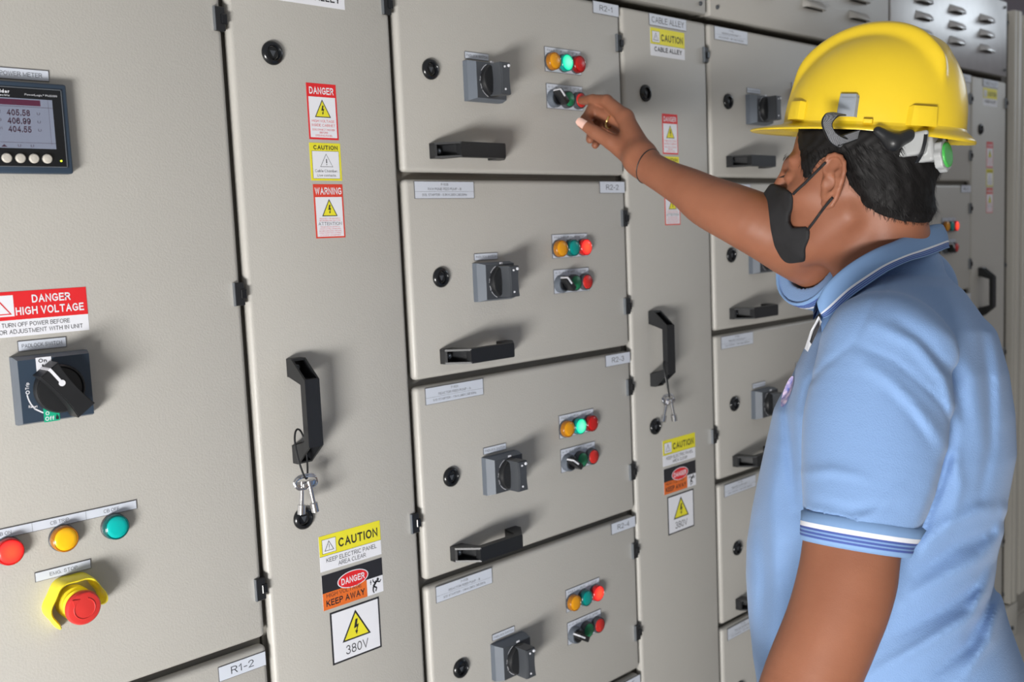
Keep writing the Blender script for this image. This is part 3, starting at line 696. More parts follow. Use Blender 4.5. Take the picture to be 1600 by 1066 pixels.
# big rotary isolator, tripped
cx, cz = lx(.3815), lz(1.3590)
base, D = isolator_proto(t, .0790, .0735, True); base.location = (cx, 0, cz)
k_ = knob(base, D, .0265, .0600, .0230, .030, 0.62, True, cx=.0010, cz=-.0005)
s = Sticker(0, 0, .1, .1, .05, NAVY, y=-D-.0002)
s.rect(-20, -35, -4, -18, WHITE, 1); s.text('On', -13, -31.5, 4.4, 8.6, INK, True); s.rect(-14, -27.5, -12.6, -21, INK, 2)
s.rect(-17, 20, -.5, 35.5, GRN, 1); s.text('O', -13, 26, 4.2, 4, WHITE, True); s.text('Off', -11, 31.8, 4.4, 9.5, WHITE, True)
s.rect(-4.8, 30.6, -1.6, 34, INK, 2); s.rect(-3.9, 28.8, -2.5, 30.6, INK, 2)
s.text('Trip', -31, -6, 3.6, 7.5, WHITE, True, rot=-PI/2+.1); s.text('Reset', -27, 16.5, 2.8, 9, WHITE, True, rot=.06)
for i in range(5):
    a = math.radians(180+6+i*6.5); s.line(31*math.cos(a)-1, -31*math.sin(a), 31*math.cos(a+.12)-1, -31*math.sin(a+.12), 1.4, WHITE)
s.line(-26, 19, -17, 25, 1.5, WHITE); s.ell(-31, .8, 2.1, 2.1, WHITE, 1); s.ell(-31, .8, 1.2, 1.2, NAVY, 2)
s.obj('switch_legend', base)
# three lamps with their strip
s_ = plate(lx(.2910), lz(1.2125), 174, 10.0, [('CB ON', 29, 5.4, 4.0, 15), ('CB TRIP', 87, 5.4, 4.0, 20), ('CB OFF', 145, 5.4, 4.0, 18)], seps=((58, .6, 58, 10.2), (116, .6, 116, 10.2)))
s_.obj('lamp_label_strip', t)
for x, c, L_ in ((.3215, ('red_on', 'red'), 'glowing orange-red breaker on lamp'), (.3790, ('amberb', 'bez_amber'), 'amber breaker trip lamp'), (.4365, ('greenb', 'bez_green'), 'teal breaker off lamp')):
    if c not in LM: LM[c] = lens_mesh(*c)
    indicator(t, lx(x), lz(1.1885), c, 1.04, L_)
plate(lx(.3470), lz(1.1560), 60, 10, [('EMG. STOP', 30.5, 5.4, 4.0, 30)]).obj('stop_label', t)
# emergency stop
ex, ez = lx(.3835), lz(1.1140)
q = MB(); q.lathe([(.0185, 0), (.0185, .012), (.0165, .014), (.0165, .018), (.0110, .020), (.0110, .026), (0, .026)], ex, ez, ESTOPY, n=32)
es = q.obj('emergency_stop', t, 'yellow shrouded emergency stop button')
q = MB()
for a0, a1 in ((-22, 88), (86, 236)):
    n = 22; vs = []; fs = []
    for i in range(n+1):
        a = math.radians(a0+(a1-a0)*i/n); hx = 1+.045*math.cos(6*a)
        e_ = min(1, min(i, n-i)/3.0); e_ = math.sqrt(max(e_, 0.0)) if (a0 < 0 and i < 4) or (a0 > 0 and i > n-4) else 1
        for r, d in ((.0315*hx, 0), (.0310*hx, .006+.0155*e_), (.0297*hx, .008+.0160*e_), (.0280*hx, .007+.0155*e_), (.0260*hx, .0)):
            vs.append((ex+r*math.cos(a), -d, ez+r*math.sin(a)))
    for i in range(n):
        for j in range(4): fs.append((i*5+j, (i+1)*5+j, (i+1)*5+j+1, i*5+j+1))
    fs.append([0, 1, 2, 3, 4]); fs.append([n*5+j for j in (4, 3, 2, 1, 0)])
    q.add(vs, fs, ESTOPY, True)
q.obj('guard_shroud', es, sharp=50)
q = MB(); q.lathe([(.0105, .020), (.0105, .026), (.0180, .028), (.0192, .031), (.0188, .0345), (.0172, .0365), (.0140, .0372), (0, .0374)], ex, ez, ESTOPR, n=40)
ar = [(ex+.0115*math.cos(a), -.0374, ez+.0115*math.sin(a)) for a in np.linspace(math.radians(140), math.radians(430), 26)]
q.tube(ar, .0007, ESTOPR, 6); q.prism([(ex-.0125, ez+.0125), (ex-.0045, ez+.0115), (ex-.0105, ez+.0050)], -.037, -.0382, ESTOPR)
V_, F_, w_ = text_geo('TURN TO RESET', True); q.add([(ex-.008+p[0]*.016/w_, -.0378, ez+.0135+p[1]*.0032+.0018*math.cos((p[0]/w_-.5)*2.2)) for p in V_], F_, ESTOPR)
q.obj('mushroom_button', es)

ZB = 0.2660; HB_ = rowz(4)-ZB
t = thing('outgoing_compartment', 'beige compartment door marked R1-2, below the emergency stop', 'cabinet', (X1, 0, ZB)); lz2 = lambda z: z-ZB
body(t, DW, HB_); door(t, DW, HB_)
link('name_plate', plate(0, 0, 66, 18.5, [('R1-2', 33, 9.6, 9.4, 32)]).mesh('name_plate'), t, loc=(lx(.5510), 0, lz2(.9780)))
lock(t, lx(.20), lz2(.6)); handle(t, lx(.19), lz2(.4)); hinge(t, DW-.0065, lz2(.85)); hinge(t, DW-.0065, lz2(.40))

# ------------------------------------------------------------------ top covers with pressed louvres, plinths
def louvre_me():
    b = MB(); w, h, d = .086, .0190, .0150; n = 8; vs = []; fs = []
    for i in range(n+1):                       # hood bulging out, open at its lower edge
        tt = i/n; z = h*(1-tt) ; y = -d*math.sin(tt*PI/2)**.8
        for x, k in ((0, 0), (.006, .75), (.012, 1), (w-.012, 1), (w-.006, .75), (w, 0)): vs.append((x, y*k-.0002, z))
    for i in range(n):
        for j in range(5): fs.append((i*6+j, (i+1)*6+j, (i+1)*6+j+1, i*6+j+1))
    b.add(vs, fs, PAINT, True)
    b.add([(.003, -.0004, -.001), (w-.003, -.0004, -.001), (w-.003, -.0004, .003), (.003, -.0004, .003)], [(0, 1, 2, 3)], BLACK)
    return b
LV = louvre_me().mesh('vent_louvre'); LV2 = LV.copy()
LV2.materials[0] = STEEL
scm = MB(); scm.lathe([(.0042, 0), (.0042, .002), (.0030, .0034), (.0016, .0034), (.0016, .0022), (0, .0022)], 0, 0, GREYP, n=12); SCM = scm.mesh('screw')
TCW = .742
for i, L_ in enumerate(('plain beige top cover above the power meter door', 'beige top cover above the R2 starter column, corner screw showing', 'beige louvred top cover behind the front of the yellow helmet', 'shiny steel louvred top cover at the far end, right of the helmet')):
    x = [.1337, .8885, 1.6450, 2.3960][i]
    t = thing('top_cover', L_, 'vent cover', (x, 0, 1.9050), 'top covers')
    w = TCW if i else .7490
    b = MB(); b.box(0, w, -.003, .012, 0, .215, STEEL if i == 3 else PAINT, .003, 2); b.obj('cover_panel', t)
    b = MB(); b.box(.004, w-.004, .012, .48, .002, .213, FRAME); b.obj('cover_box', t)
    for c in range(3):
        for r_ in range(4 if i in (0, 1) else 3):
            link('vent_louvre', LV2 if i == 3 else LV, t, loc=(.136+.204*c, -.003, .0580+.041*r_))
    for sx, sz in ((.022, .018), (w-.018, .018), (.022, .197), (w-.018, .197)): link('screw', SCM, t, loc=(sx, -.003, sz))
    if i == 3:
        plate(.657, .193, 80, 15, []).obj('maker_plate', t)
t = thing('cabinet_plinth', 'grey plinth running under the whole row of cabinets', 'plinth', (X1, .03, FZ))
b = MB(); b.box(0, XA+PERIOD*3+AW-X1, 0, .45, 0, ZB-FZ-.006, mat('plinth_grey', (0.10, 0.10, 0.10), 0.6, noise=(20, .1)), .002); b.obj('plinth_rail', t)
for i in range(3):
    b = MB(); b.box(X2+PERIOD*i-X1, X2+PERIOD*i-X1+DW, -.03, -.012, ZB-FZ, rowz(5)-DH-.0105-FZ, PAINT, .003, 2); b.box(X2+PERIOD*i-X1, X2+PERIOD*i-X1+DW, -.008, .45, ZB-FZ, rowz(5)-DH-.0105-FZ, FRAME); b.obj('kick_panel', t)

# ------------------------------------------------------------------ corner post that ends the row, and the next cabinet beyond it
ENDP = mat('cream_cabinet_paint', (0.50, 0.48, 0.43), 0.45, noise=(4, .04))
t = thing('corner_post', 'cream corner post with bolted foot ending the row of cabinets', 'post', (3.150, 0, FZ))
def bx(n, *a, m=ENDP, bev=.003):
    b = MB(); b.box(*a, m, bev); return b.obj(n, t)
p_ = bx('recessed_strip', 0.006, .057, .018, .46, .112, 2.100-FZ, m=mat('painted_shade_grey', (0.085, 0.078, 0.068), 0.6, noise=(8, .1)))  # dark colour stands in for the shade on the post's side face
bx('post_profile', .058, .078, -.001, .44, .112, 2.107-FZ); bx('post_profile', .0795, .1060, -.004, .44, .112, 2.107-FZ)
bx('foot_block', -.002, .112, -.004, .44, 0, .108)
for x, y, z in ((.040, .018, .145), (.040, .018, 1.185), (.040, .018, 1.905), (.062, -.004, .035)):
    o = link('bolt', SCM, t, loc=(x, y, z)); o.scale = (1.7, 1.7, 1.7)
t = thing('neighbouring_cabinet', 'cream cabinet cut off by the right edge, past the corner post', 'cabinet', (3.276, 0, FZ))
bx('cabinet_door', .003, .60, -.004, .014, .125, 2.10-FZ); bx('cabinet_body', .004, .60, .018, .46, .10, 2.10-FZ, m=FRAME); bx('cabinet_plinth', .02, .60, .06, .46, 0, .098, m=FRAME)

# ------------------------------------------------------------------ keys hanging from the handles
def key_bunch(loc, label, rot=0.0, kind=0):
    """loc: where the cord loops over the handle bar; hangs down in -z"""
    t = thing('key_bunch', label, 'keys', loc, 'cabinet keys on black cords')
    b = MB(); pts = []
    for i in range(40):
        a = 2*PI*i/40
        pts.append((.0135*math.sin(a)*(1-.35*(1-math.cos(a))/2)+.002*(1-math.cos(a)), -.002+.012*math.sin(a)*0.6-.004*(1-math.cos(a)), .006-.0325*(1-math.cos(a))))
    b.tube(pts, .0013, BLACK, 8, closed=True); b.obj('cord', t)
    b = MB()
    for dz, dy in ((0, 0), (-.0022, -.0025)):
        pts = []
        for i in range(36):
            a = 2*PI*i/36; c, s_ = math.cos(a), math.sin(a)
            pts.append((.004+.0165*(abs(c)**.75)*(1 if c > 0 else -1), -.006+dy, -.0625+dz+.0080*(abs(s_)**.8)*(1 if s_ > 0 else -1)))
        b.tube(pts, .0014, CHROME, 8, closed=True)
    b.obj('split_ring', t)
    for i, (dx, tilt) in enumerate(((-.001, .10), (.007, -.16)) if kind == 0 else ((.001, .35), (.007, -.22))):
        b = MB()
        b.lathe([(.0, 0), (.0030, 0), (.0030, .026), (.0052, .027), (.0052, .039), (.0034, .0395), (.0034, .031), (0, .031)], 0, 0, CHROME, n=18)
        # cross bar at the head
        b.box(-.009, .009, -.004, .003, -.0022, .0022, CHROME, .0012, 2); b.lathe([(0, -.004), (.0045, -.004), (.0045, .001), (0, .001)], 0, 0, CHROME, n=14)
        o = b.obj('key', t, loc=(dx, -.008-.004*i, -.066)); o.rotation_euler = (-PI/2+.12, tilt, 0)
        o.rotation_mode = 'XYZ'
        o.matrix_local = Matrix.Translation((dx, -.006-.005*i, -.066)) @ Matrix.Rotation(tilt, 4, 'Y') @ Matrix.Rotation(PI/2, 4, 'X')
    return t
key_bunch((.673, -.022, 1.2590), 'nickel cabinet keys on a black cord hanging from the nearest alley handle')
key_bunch((.678+PERIOD, -.030, 1.2580), 'nickel cabinet keys on a cord from the alley handle below the raised arm', kind=1)
key_bunch((1.8300, -.030, 1.0300), 'keys on a black cord at the third starter handle right beside the blue shirt', kind=1)
import time
_t0 = time.time(); FASTP = False
def tm(s): print('T %-12s %.1f' % (s, time.time()-_t0))
# ------------------------------------------------------------------ sculpting with distance fields (numpy), in camera-oriented metres
# frame used while sculpting: x = right, y = up, z = away from the photographer; converted to world at the end
def P(px, py, w): return np.array([(px-800)/FPX*w, (533-py)/FPX*w, w])
def to_world(V): V = np.asarray(V); return CAMLOC+V[:, 0:1]*CR+V[:, 1:2]*CU+V[:, 2:3]*CF
UPW = np.array([CR[2], CU[2], CF[2]])                 # world up in this frame
def smin(a, b, k):
    h = np.clip(0.5+0.5*(b-a)/k, 0, 1); return b*(1-h)+a*h-k*h*(1-h)
def smax(a, b, k): return -smin(-a, -b, k)
def cap(Q, a, b, ra, rb):
    a = np.asarray(a, float); b = np.asarray(b, float); d = b-a; t = np.clip(((Q-a)@d)/(d@d), 0, 1)
    return np.linalg.norm(Q-a-t[:, None]*d, axis=1)-(ra+(rb-ra)*t)
def chain(Q, pts, rs, k=0.004):
    d = None
    for i in range(len(pts)-1):
        c = cap(Q, pts[i], pts[i+1], rs[i], rs[i+1]); d = c if d is None else smin(d, c, k)
    return d
def ell(Q, c, ax, rad):
    """ax: 3 unit row vectors"""
    L = (Q-c)@np.asarray(ax).T/np.asarray(rad); n = np.linalg.norm(L, axis=1)+1e-9
    g = np.linalg.norm(L/np.asarray(rad), axis=1)+1e-9
    return n*(n-1)/g
def masked(Q, f, c, r):
    dc = np.linalg.norm(Q-c, axis=1); out = dc-r+.03; m = dc < r
    if m.any(): out[m] = f(Q[m])
    return out
def limb(Q, pts, rs, n=5):
    """one smooth tapering tube through points; the radius is interpolated with them"""
    C = np.concatenate([np.asarray(pts, float), np.asarray(rs, float)[:, None]], 1); out = []
    for i in range(len(C)-1):
        p0, p1, p2, p3 = C[max(i-1, 0)], C[i], C[i+1], C[min(i+2, len(C)-1)]
        for t in np.arange(n)/n: out.append(.5*((2*p1)+(-p0+p2)*t+(2*p0-5*p1+4*p2-p3)*t*t+(-p0+3*p1-3*p2+p3)*t**3))
    out.append(C[-1]); d = None
    for a, b in zip(out[:-1], out[1:]):
        c = cap(Q, a[:3], b[:3], a[3], b[3]); d = c if d is None else np.minimum(d, c)
    return d
def box_sd(Q, c, ax, half, r=0.0):
    L = np.abs((Q-c)@np.asarray(ax).T)-(np.asarray(half)-r); return np.linalg.norm(np.maximum(L, 0), axis=1)+np.minimum(L.max(axis=1), 0)-r
def poly_sd(p, poly):
    """signed distance to a 2-D polygon"""
    poly = np.asarray(poly, float); n = len(poly); d = np.full(len(p), 1e9); s = np.ones(len(p))
    for i in range(n):
        a, b = poly[i], poly[i-1]; e = b-a; w = p-a
        q = w-np.outer(np.clip(w@e/(e@e), 0, 1), e); d = np.minimum(d, (q**2).sum(1))
        c1 = p[:, 1] >= a[1]; c2 = p[:, 1] < b[1]; c3 = e[0]*w[:, 1] > e[1]*w[:, 0]
        s[(c1 & c2 & c3) | (~c1 & ~c2 & ~c3)] *= -1
    return np.sqrt(d)*s
def surface(f, lo, hi, h, B=8):
    """naive surface nets on sparse blocks -> vertices, quads"""
    lo = np.asarray(lo, float); n = np.ceil((np.asarray(hi)-lo)/(h*B)).astype(int)
    I = np.stack(np.meshgrid(*[np.arange(k) for k in n], indexing='ij'), -1).reshape(-1, 3)
    d = f(lo+(I+0.5)*B*h); I = I[np.abs(d) < B*h*1.25]
    g = np.stack(np.meshgrid(*[np.arange(B+1)]*3, indexing='ij'), -1).reshape(-1, 3)
    off = np.array([[a, b, c] for a in (0, 1) for b in (0, 1) for c in (0, 1)])
    keys = []; pos = []; sg = []; N = n*B+2
    for s0 in range(0, len(I), 400):
        J = I[s0:s0+400]; nodes = (J[:, None, :]*B+g[None]); V = f(lo+nodes.reshape(-1, 3)*h).reshape(len(J), B+1, B+1, B+1)
        corners = np.stack([V[:, a:a+B, b:b+B, c:c+B] for a, b, c in off], -1)
        neg = corners < 0; cnt = neg.sum(-1); idx = np.argwhere((cnt > 0) & (cnt < 8))
        if not len(idx): continue
        cv = corners[idx[:, 0], idx[:, 1], idx[:, 2], idx[:, 3]]; acc = np.zeros((len(idx), 3)); num = np.zeros(len(idx))
        for i in range(8):
            for j in range(i+1, 8):
                if np.abs(off[i]-off[j]).sum() != 1: continue
                m = (cv[:, i] < 0) != (cv[:, j] < 0); t = np.where(m, cv[:, i]/(cv[:, i]-cv[:, j]+1e-20), 0)
                acc += m[:, None]*(off[i]+t[:, None]*(off[j]-off[i])); num += m
        cell = J[idx[:, 0]]*B+idx[:, 1:]
        pos.append(lo+(cell+acc/num[:, None])*h); keys.append((cell[:, 0]*N[1]+cell[:, 1])*N[2]+cell[:, 2])
        sg.append(np.stack([cv[:, 0] < 0, cv[:, 4] < 0, cv[:, 2] < 0, cv[:, 1] < 0], -1))
    keys = np.concatenate(keys); pos = np.concatenate(pos); sg = np.concatenate(sg)
    o = np.argsort(keys); keys, pos, sg = keys[o], pos[o], sg[o]
    st = np.array([N[1]*N[2], N[2], 1]); Q = []
    for a, (b, c) in enumerate(((1, 2), (2, 0), (0, 1))):
        m = np.where(sg[:, 0] != sg[:, 1+a])[0]; k0 = keys[m]; ks = [k0, k0-st[b], k0-st[b]-st[c], k0-st[c]]
        ii = [np.clip(np.searchsorted(keys, k), 0, len(keys)-1) for k in ks]; ok = np.all([keys[i] == k for i, k in zip(ii, ks)], axis=0)
        q = np.stack(ii, -1)[ok]; fl = sg[m, 0][ok]; q[~fl] = q[~fl][:, ::-1]; Q.append(q)
    return pos, np.concatenate(Q)
def smooth(V, F, it=2, lam=0.5):
    E = np.concatenate([F[:, [0, 1]], F[:, [1, 2]], F[:, [2, 3]], F[:, [3, 0]]]); E = np.concatenate([E, E[:, ::-1]])
    for _ in range(it):
        a = np.stack([np.bincount(E[:, 0], V[E[:, 1], i], len(V)) for i in range(3)], -1); c = np.bincount(E[:, 0], minlength=len(V))[:, None]
        V = V+lam*(a/np.maximum(c, 1)-V)
    return V
def sdf_obj(name, f, lo, hi, h, m, parent, it=2, label=None, keep=False):
    V, F = surface(f, lo, hi, h); V = smooth(V, F, it); Wd = to_world(V)
    return quad_obj(name, Wd, F, m, parent, label)+((V, F),)
def quad_obj(name, Wd, F, m, parent, label=None, mi=None, smooth_=True):
    me = bpy.data.meshes.new(name); F = np.asarray(F); org = np.array(parent.location) if parent else np.zeros(3)
    me.vertices.add(len(Wd)); me.vertices.foreach_set('co', (np.asarray(Wd)-org).astype(np.float32).ravel())
    k = F.shape[1]; me.loops.add(F.size); me.loops.foreach_set('vertex_index', F.astype(np.int32).ravel())
    me.polygons.add(len(F)); me.polygons.foreach_set('loop_start', np.arange(0, F.size, k, dtype=np.int32))
    for q in (m if isinstance(m, (list, tuple)) else [m]): me.materials.append(q)
    if mi is not None: me.polygons.foreach_set('material_index', np.asarray(mi, dtype=np.int32))
    me.update(calc_edges=True); me.validate()
    me.polygons.foreach_set('use_smooth', [smooth_]*len(me.polygons))
    return (link(name, me, parent, label),)

def skin_mat():
    m = mat('brown_skin', (0.305, 0.122, 0.068), 0.5, spec=0.35, sss=0.12, noise=(14, 0.12, (0.25, 0.095, 0.052)), bump=(700, 0.18, 0.0006))
    return m
SKIN = skin_mat()
SHIRT = mat('light_blue_pique', (0.195, 0.325, 0.575), 0.85, sheen=0.15, bump=(620, 0.40, 0.0006), kind='knit', noise=(5, 0.05))
SHIRTRIB = mat('light_blue_rib', (0.20, 0.34, 0.59), 0.85, noise=(9, 0.04))
WSTR = mat('white_stripe', (0.80, 0.82, 0.88), 0.8, noise=(9, 0.04)); BSTR = mat('blue_stripe', (0.06, 0.10, 0.36), 0.8, noise=(9, 0.06))
HAIRM = mat('black_hair', (0.010, 0.009, 0.009), 0.62, spec=0.25, noise=(60, 0.3)); MASKM = mat('black_mask_cloth', (0.013, 0.013, 0.015), 0.8, bump=(900, 0.3, 0.0005), noise=(70, 0.25))
HATY = mat('yellow_helmet_shell', (0.80, 0.56, 0.018), 0.34, noise=(5, 0.04), coat=0.25)
HATG = mat('grey_clip_plastic', (0.27, 0.30, 0.34), 0.45, noise=(30, .05)); HATL = mat('light_grey_plastic', (0.40, 0.41, 0.41), 0.4, noise=(30, .05)); HATGR = mat('green_disc', (0.06, 0.42, 0.07), 0.4, noise=(30, .05))
def web_mat():
    m = bpy.data.materials.new('grey_webbing'); m.use_nodes = True; nt = m.node_tree; b = nt.nodes['Principled BSDF']; b.inputs['Roughness'].default_value = .8
    t = nt.nodes.new('ShaderNodeTexCoord'); c = nt.nodes.new('ShaderNodeTexChecker'); c.inputs['Scale'].default_value = 900
    c.inputs['Color1'].default_value = (.06, .06, .065, 1); c.inputs['Color2'].default_value = (.32, .33, .35, 1)
    nt.links.new(t.outputs['Object'], c.inputs['Vector']); nt.links.new(c.outputs[0], b.inputs['Base Color']); return m
WEB = web_mat()

# --- head frame
Hc = P(1342, 272, 1.32); th = math.radians(30)
HU = UPW/np.linalg.norm(UPW); HF = np.array([-math.cos(th), 0, math.sin(th)]); HF = HF-HU*(HF@HU); HF /= np.linalg.norm(HF)
HL = np.cross(HF, HU); HL = HL if HL[2] < 0 else -HL     # towards the wearer's left, which faces the camera
AX = np.array([HF, HL, HU])
def hp(f, l, u): return Hc+f*HF+l*HL+u*HU
def head_fu(px, py, l):
    """where the sight line through a pixel meets the head's plane l = const -> (f, u)"""
    r = P(px, py, 1.0); A = np.array([HF, HU, -r]).T; s = np.linalg.solve(A, -(Hc+l*HL)); return s[0], s[1]
def hloc(Q): return (Q-Hc)@AX.T
def hloc_m(Q):
    L = hloc(Q); L[:, 1] = np.abs(L[:, 1]); return L
NB = P(1390, 418, 1.335)                                   # base of the neck
def head_sd(Q):
    d = ell(Q, hp(-.005, 0, .030), AX, (.088, .076, .086))
    d = smin(d, ell(Q, hp(.030, 0, -.030), AX, (.066, .063, .085)), .02)
    d = smin(d, ell(Q, hp(.052, 0, -.080), AX, (.045, .045, .034)), .02)
    d = smin(d, cap(Q, hp(.078, 0, -.098), hp(.070, .012, -.098), .020, .018), .015)
    for s in (-1, 1):
        d = smin(d, cap(Q, hp(.004, s*.046, -.054), hp(.060, s*.028, -.092), .018, .016), .018)      # jaw
        d = smin(d, ell(Q, hp(.058, s*.040, -.024), AX, (.026, .022, .018)), .016)                     # cheek
        d = smin(d, cap(Q, hp(.088, s*.008, .020), hp(.076, s*.040, .022), .0085, .006), .012)         # brow
        d = smax(d, -ell(Q, hp(.103, s*.031, .001), AX, (.017, .018, .012)), .010)                     # eye socket
        d = smin(d, ell(Q, hp(.0785, s*.030, .000), AX, (.0125, .0140, .0115)), .003)                   # eyeball with lids
    d = smin(d, cap(Q, hp(.094, 0, .012), hp(.116, 0, -.030), .007, .011), .010)
    d = smin(d, cap(Q, hp(.090, -.012, -.066), hp(.090, .012, -.066), .010, .010), .010)
    # neck
    d = smin(d, cap(Q, hp(-.030, 0, -.045), NB, .052, .057), .016)
    d = smin(d, cap(Q, hp(.012, 0, -.080), NB-.012*HU+.016*HF, .040, .054), .018)
    return d
EARC = hp(*[head_fu(1299, 281, .080)[0], .078, head_fu(1299, 281, .080)[1]])
def ear_sd(Q, side=1):
    # ear frame: e1 along its height, e2 from front to back edge, e3 outward
    c = EARC if side == 1 else EARC-2*HL*((EARC-Hc)@HL)
    out = HL*side; e1 = HU*math.cos(.20)-HF*math.sin(.20); e2 = -HF*math.cos(.38)+out*math.sin(.38); e2 -= e1*(e2@e1); e2 /= np.linalg.norm(e2); e3 = np.cross(e1, e2); e3 = e3 if e3@out > 0 else -e3
    A = np.array([e2, e1, e3]); L = (Q-c)@A.T
    x, y, z = L.T
    w = .0175+.0035*np.clip(y/.03, -1, 1)
    rim = []
    for t in np.linspace(-.25*PI, 1.18*PI, 15): rim.append((.0165*math.cos(t)*(1 if t < PI/2 else 1.0)-.001, .0130+.0150*math.sin(t)))
    rim = [( -.006, -.031), (.000, -.0335), (.006, -.031), (.0105, -.022), (.0145, -.010), (.0165, .002), (.0172, .013), (.0145, .0235), (.0080, .0300), (-.001, .0320), (-.0095, .0285), (-.0135, .0195), (-.0120, .0100), (-.004, .0060)]
    pts = [np.array([a, b, .0022 if b > -.02 else -.001]) for a, b in rim]
    d = ell(L, np.array([.001, .000, -.0030]), np.eye(3), (.0160, .0310, .0060))
    d = smin(d, chain(L, pts, [.0040, .0044, .0040]+[.0030]*8+[.0028, .0026, .0020], .002), .003)
    anti = [np.array(p) for p in ((.002, -.018, .0015), (.0085, -.010, .002), (.0100, .002, .0025), (.0060, .012, .002), (.001, .020, .001))]
    d = smin(d, chain(L, anti, [.0032]*5, .002), .0025)
    d = smax(d, -ell(L, np.array([-.0005, -.004, .0040]), np.eye(3), (.0082, .0110, .0110)), .0025)       # concha
    d = smax(d, -ell(L, np.array([.0015, .0195, .0050]), np.eye(3), (.0090, .0090, .0060)), .0025)
    d = smin(d, cap(L, np.array([-.0100, -.008, .001]), np.array([-.0085, -.002, .0015]), .0038, .0036), .003)  # tragus
    return smin(d, cap(L, np.array([-.006, -.020, -.006]), np.array([-.004, .018, -.008]), .008, .008), .005)
# --- arms
SHL, ELL_, WRL = P(1378, 560, 1.15), P(1316, 930, 1.085), P(1205, 1200, 1.055)
SHR, ELR, WRR = P(1415, 455, 1.49), P(1186, 366, 1.385), P(1004, 250, 1.525)
BTN = P(905, 155, 1.0)
def arm_l(Q):
    d = limb(Q, [SHL, P(1352, 700, 1.125), P(1331, 850, 1.10), P(1322, 910, 1.09), P(1300, 980, 1.08), P(1264, 1066, 1.072), P(1232, 1140, 1.062), WRL], [.060, .056, .0520, .0520, .0500, .0485, .042, .027])
    return smin(d, ell(Q, P(1338, 950, 1.075), np.eye(3), (.018, .026, .018)), .02)     # point of the elbow
def arm_r(Q):
    return limb(Q, [SHR, P(1340, 425, 1.455), P(1262, 393, 1.415), P(1203, 360, 1.392), P(1155, 337, 1.405), P(1108, 316, 1.437), P(1076, 296, 1.462), P(1042, 278, 1.490), P(1010, 259, 1.518), P(1001, 250, 1.527)],
                [.056, .052, .048, .0450, .0415, .0372, .0312, .0262, .0245, .0240])
# right hand, finger joints as in the photograph: index reaches the stop button, the others curl
FT = 1.640
def hand_r(Q):
    wr = WRR; k = .006
    idx = [P(977, 184, 1.570), P(948, 158, 1.598), P(926, 156, 1.620), P(909, 157, FT)]
    mid = [P(981, 196, 1.588), P(926, 172, 1.618), P(915, 187, 1.606), P(926, 203, 1.590)]
    rin = [P(983, 208, 1.604), P(938, 186, 1.634), P(925, 203, 1.622), P(922, 218, 1.606)]
    lit_ = [P(984, 221, 1.618), P(948, 200, 1.646), P(936, 216, 1.634), P(930, 227, 1.620)]
    thb = [P(984, 242, 1.550), P(955, 222, 1.560), P(930, 207, 1.572), P(909, 193, 1.580)]
    d = None
    for ch, r in ((idx, (.0125, .0102, .0088, .0070)), (mid, (.0125, .0102, .0088, .0075)), (rin, (.0120, .0098, .0082, .0070)), (lit_, (.0110, .0085, .0072, .0062))):
        c = chain(Q, ch, r, .003); d = c if d is None else smin(d, c, .0025)
    palm = None
    for j, r in ((idx[0], .0130), (mid[0], .0135), (rin[0], .0130), (lit_[0], .0120)):
        c = cap(Q, wr+(j-wr)*.12, j, .0205, r); palm = c if palm is None else smin(palm, c, .006)
    palm = smin(palm, cap(Q, P(994, 244, 1.540), P(966, 226, 1.568), .0190, .0150), .010)    # ball of the thumb
    d = smin(d, palm, .008)
    d = smin(d, chain(Q, thb, (.0150, .0122, .0105, .0078), .003), .006)
    return d
THB_TIP = P(909, 193, 1.580)
def hand_l(Q):
    w = WRL; dn = WRL-P(1262, 1066, 1.075); dn /= np.linalg.norm(dn); sd = np.array([-1, 0, .25]); sd -= dn*(sd@dn); sd /= np.linalg.norm(sd); nb = np.cross(dn, sd)
    d = ell(Q, w+dn*.05, np.array([dn, sd, nb]), (.062, .042, .019))
    for i, (o, L_) in enumerate(((.030, .072), (.011, .080), (-.009, .074), (-.028, .058))):
        a = w+dn*.088+sd*o; b = a+dn*L_*.5+nb*.006; c = b+dn*L_*.42+nb*.018; d = smin(d, chain(Q, [a, b, c], (.0105, .009, .0075), .003), .004)
    a = w+dn*.03+sd*.030; d = smin(d, chain(Q, [a, a+dn*.035+sd*.018, a+dn*.065+sd*.020+nb*.008], (.014, .0115, .009), .004), .008)
    return d
# --- torso frame and its cross-sections
tt = math.radians(25); TU = HU; TF = np.array([-math.cos(tt), 0, math.sin(tt)]); TF -= TU*(TF@TU); TF /= np.linalg.norm(TF); TL = np.cross(TF, TU); TL = TL if TL[2] < 0 else -TL
#          py    left  right   half width to the side (m)
LV_ = np.array([
 (425, 1345, 1470, .070), (455, 1318, 1515, .125), (490, 1290, 1543, .160), (520, 1258, 1562, .180), (580, 1228, 1578, .192), (640, 1202, 1583, .196), (700, 1190, 1583, .195),
 (760, 1178, 1570, .190), (800, 1170, 1556, .186), (850, 1163, 1550, .182), (900, 1162, 1551, .182), (960, 1166, 1569, .185), (1030, 1174, 1594, .190), (1100, 1185, 1608, .194), (1250, 1200, 1600, .196), (1420, 1215, 1570, .19)])
TW = 1.335
_v = (533-LV_[:, 0])/FPX*TW; _c = ((LV_[:, 1]+LV_[:, 2])/2-800)/FPX*TW; _hw = (LV_[:, 2]-LV_[:, 1])/2/FPX*TW; _b = LV_[:, 3]
_a = np.sqrt(np.maximum(_hw**2-(_b*math.sin(tt))**2, .03**2))/math.cos(tt)*.955
o_ = np.argsort(_v); _v, _c, _a, _b = _v[o_], _c[o_], _a[o_], _b[o_]
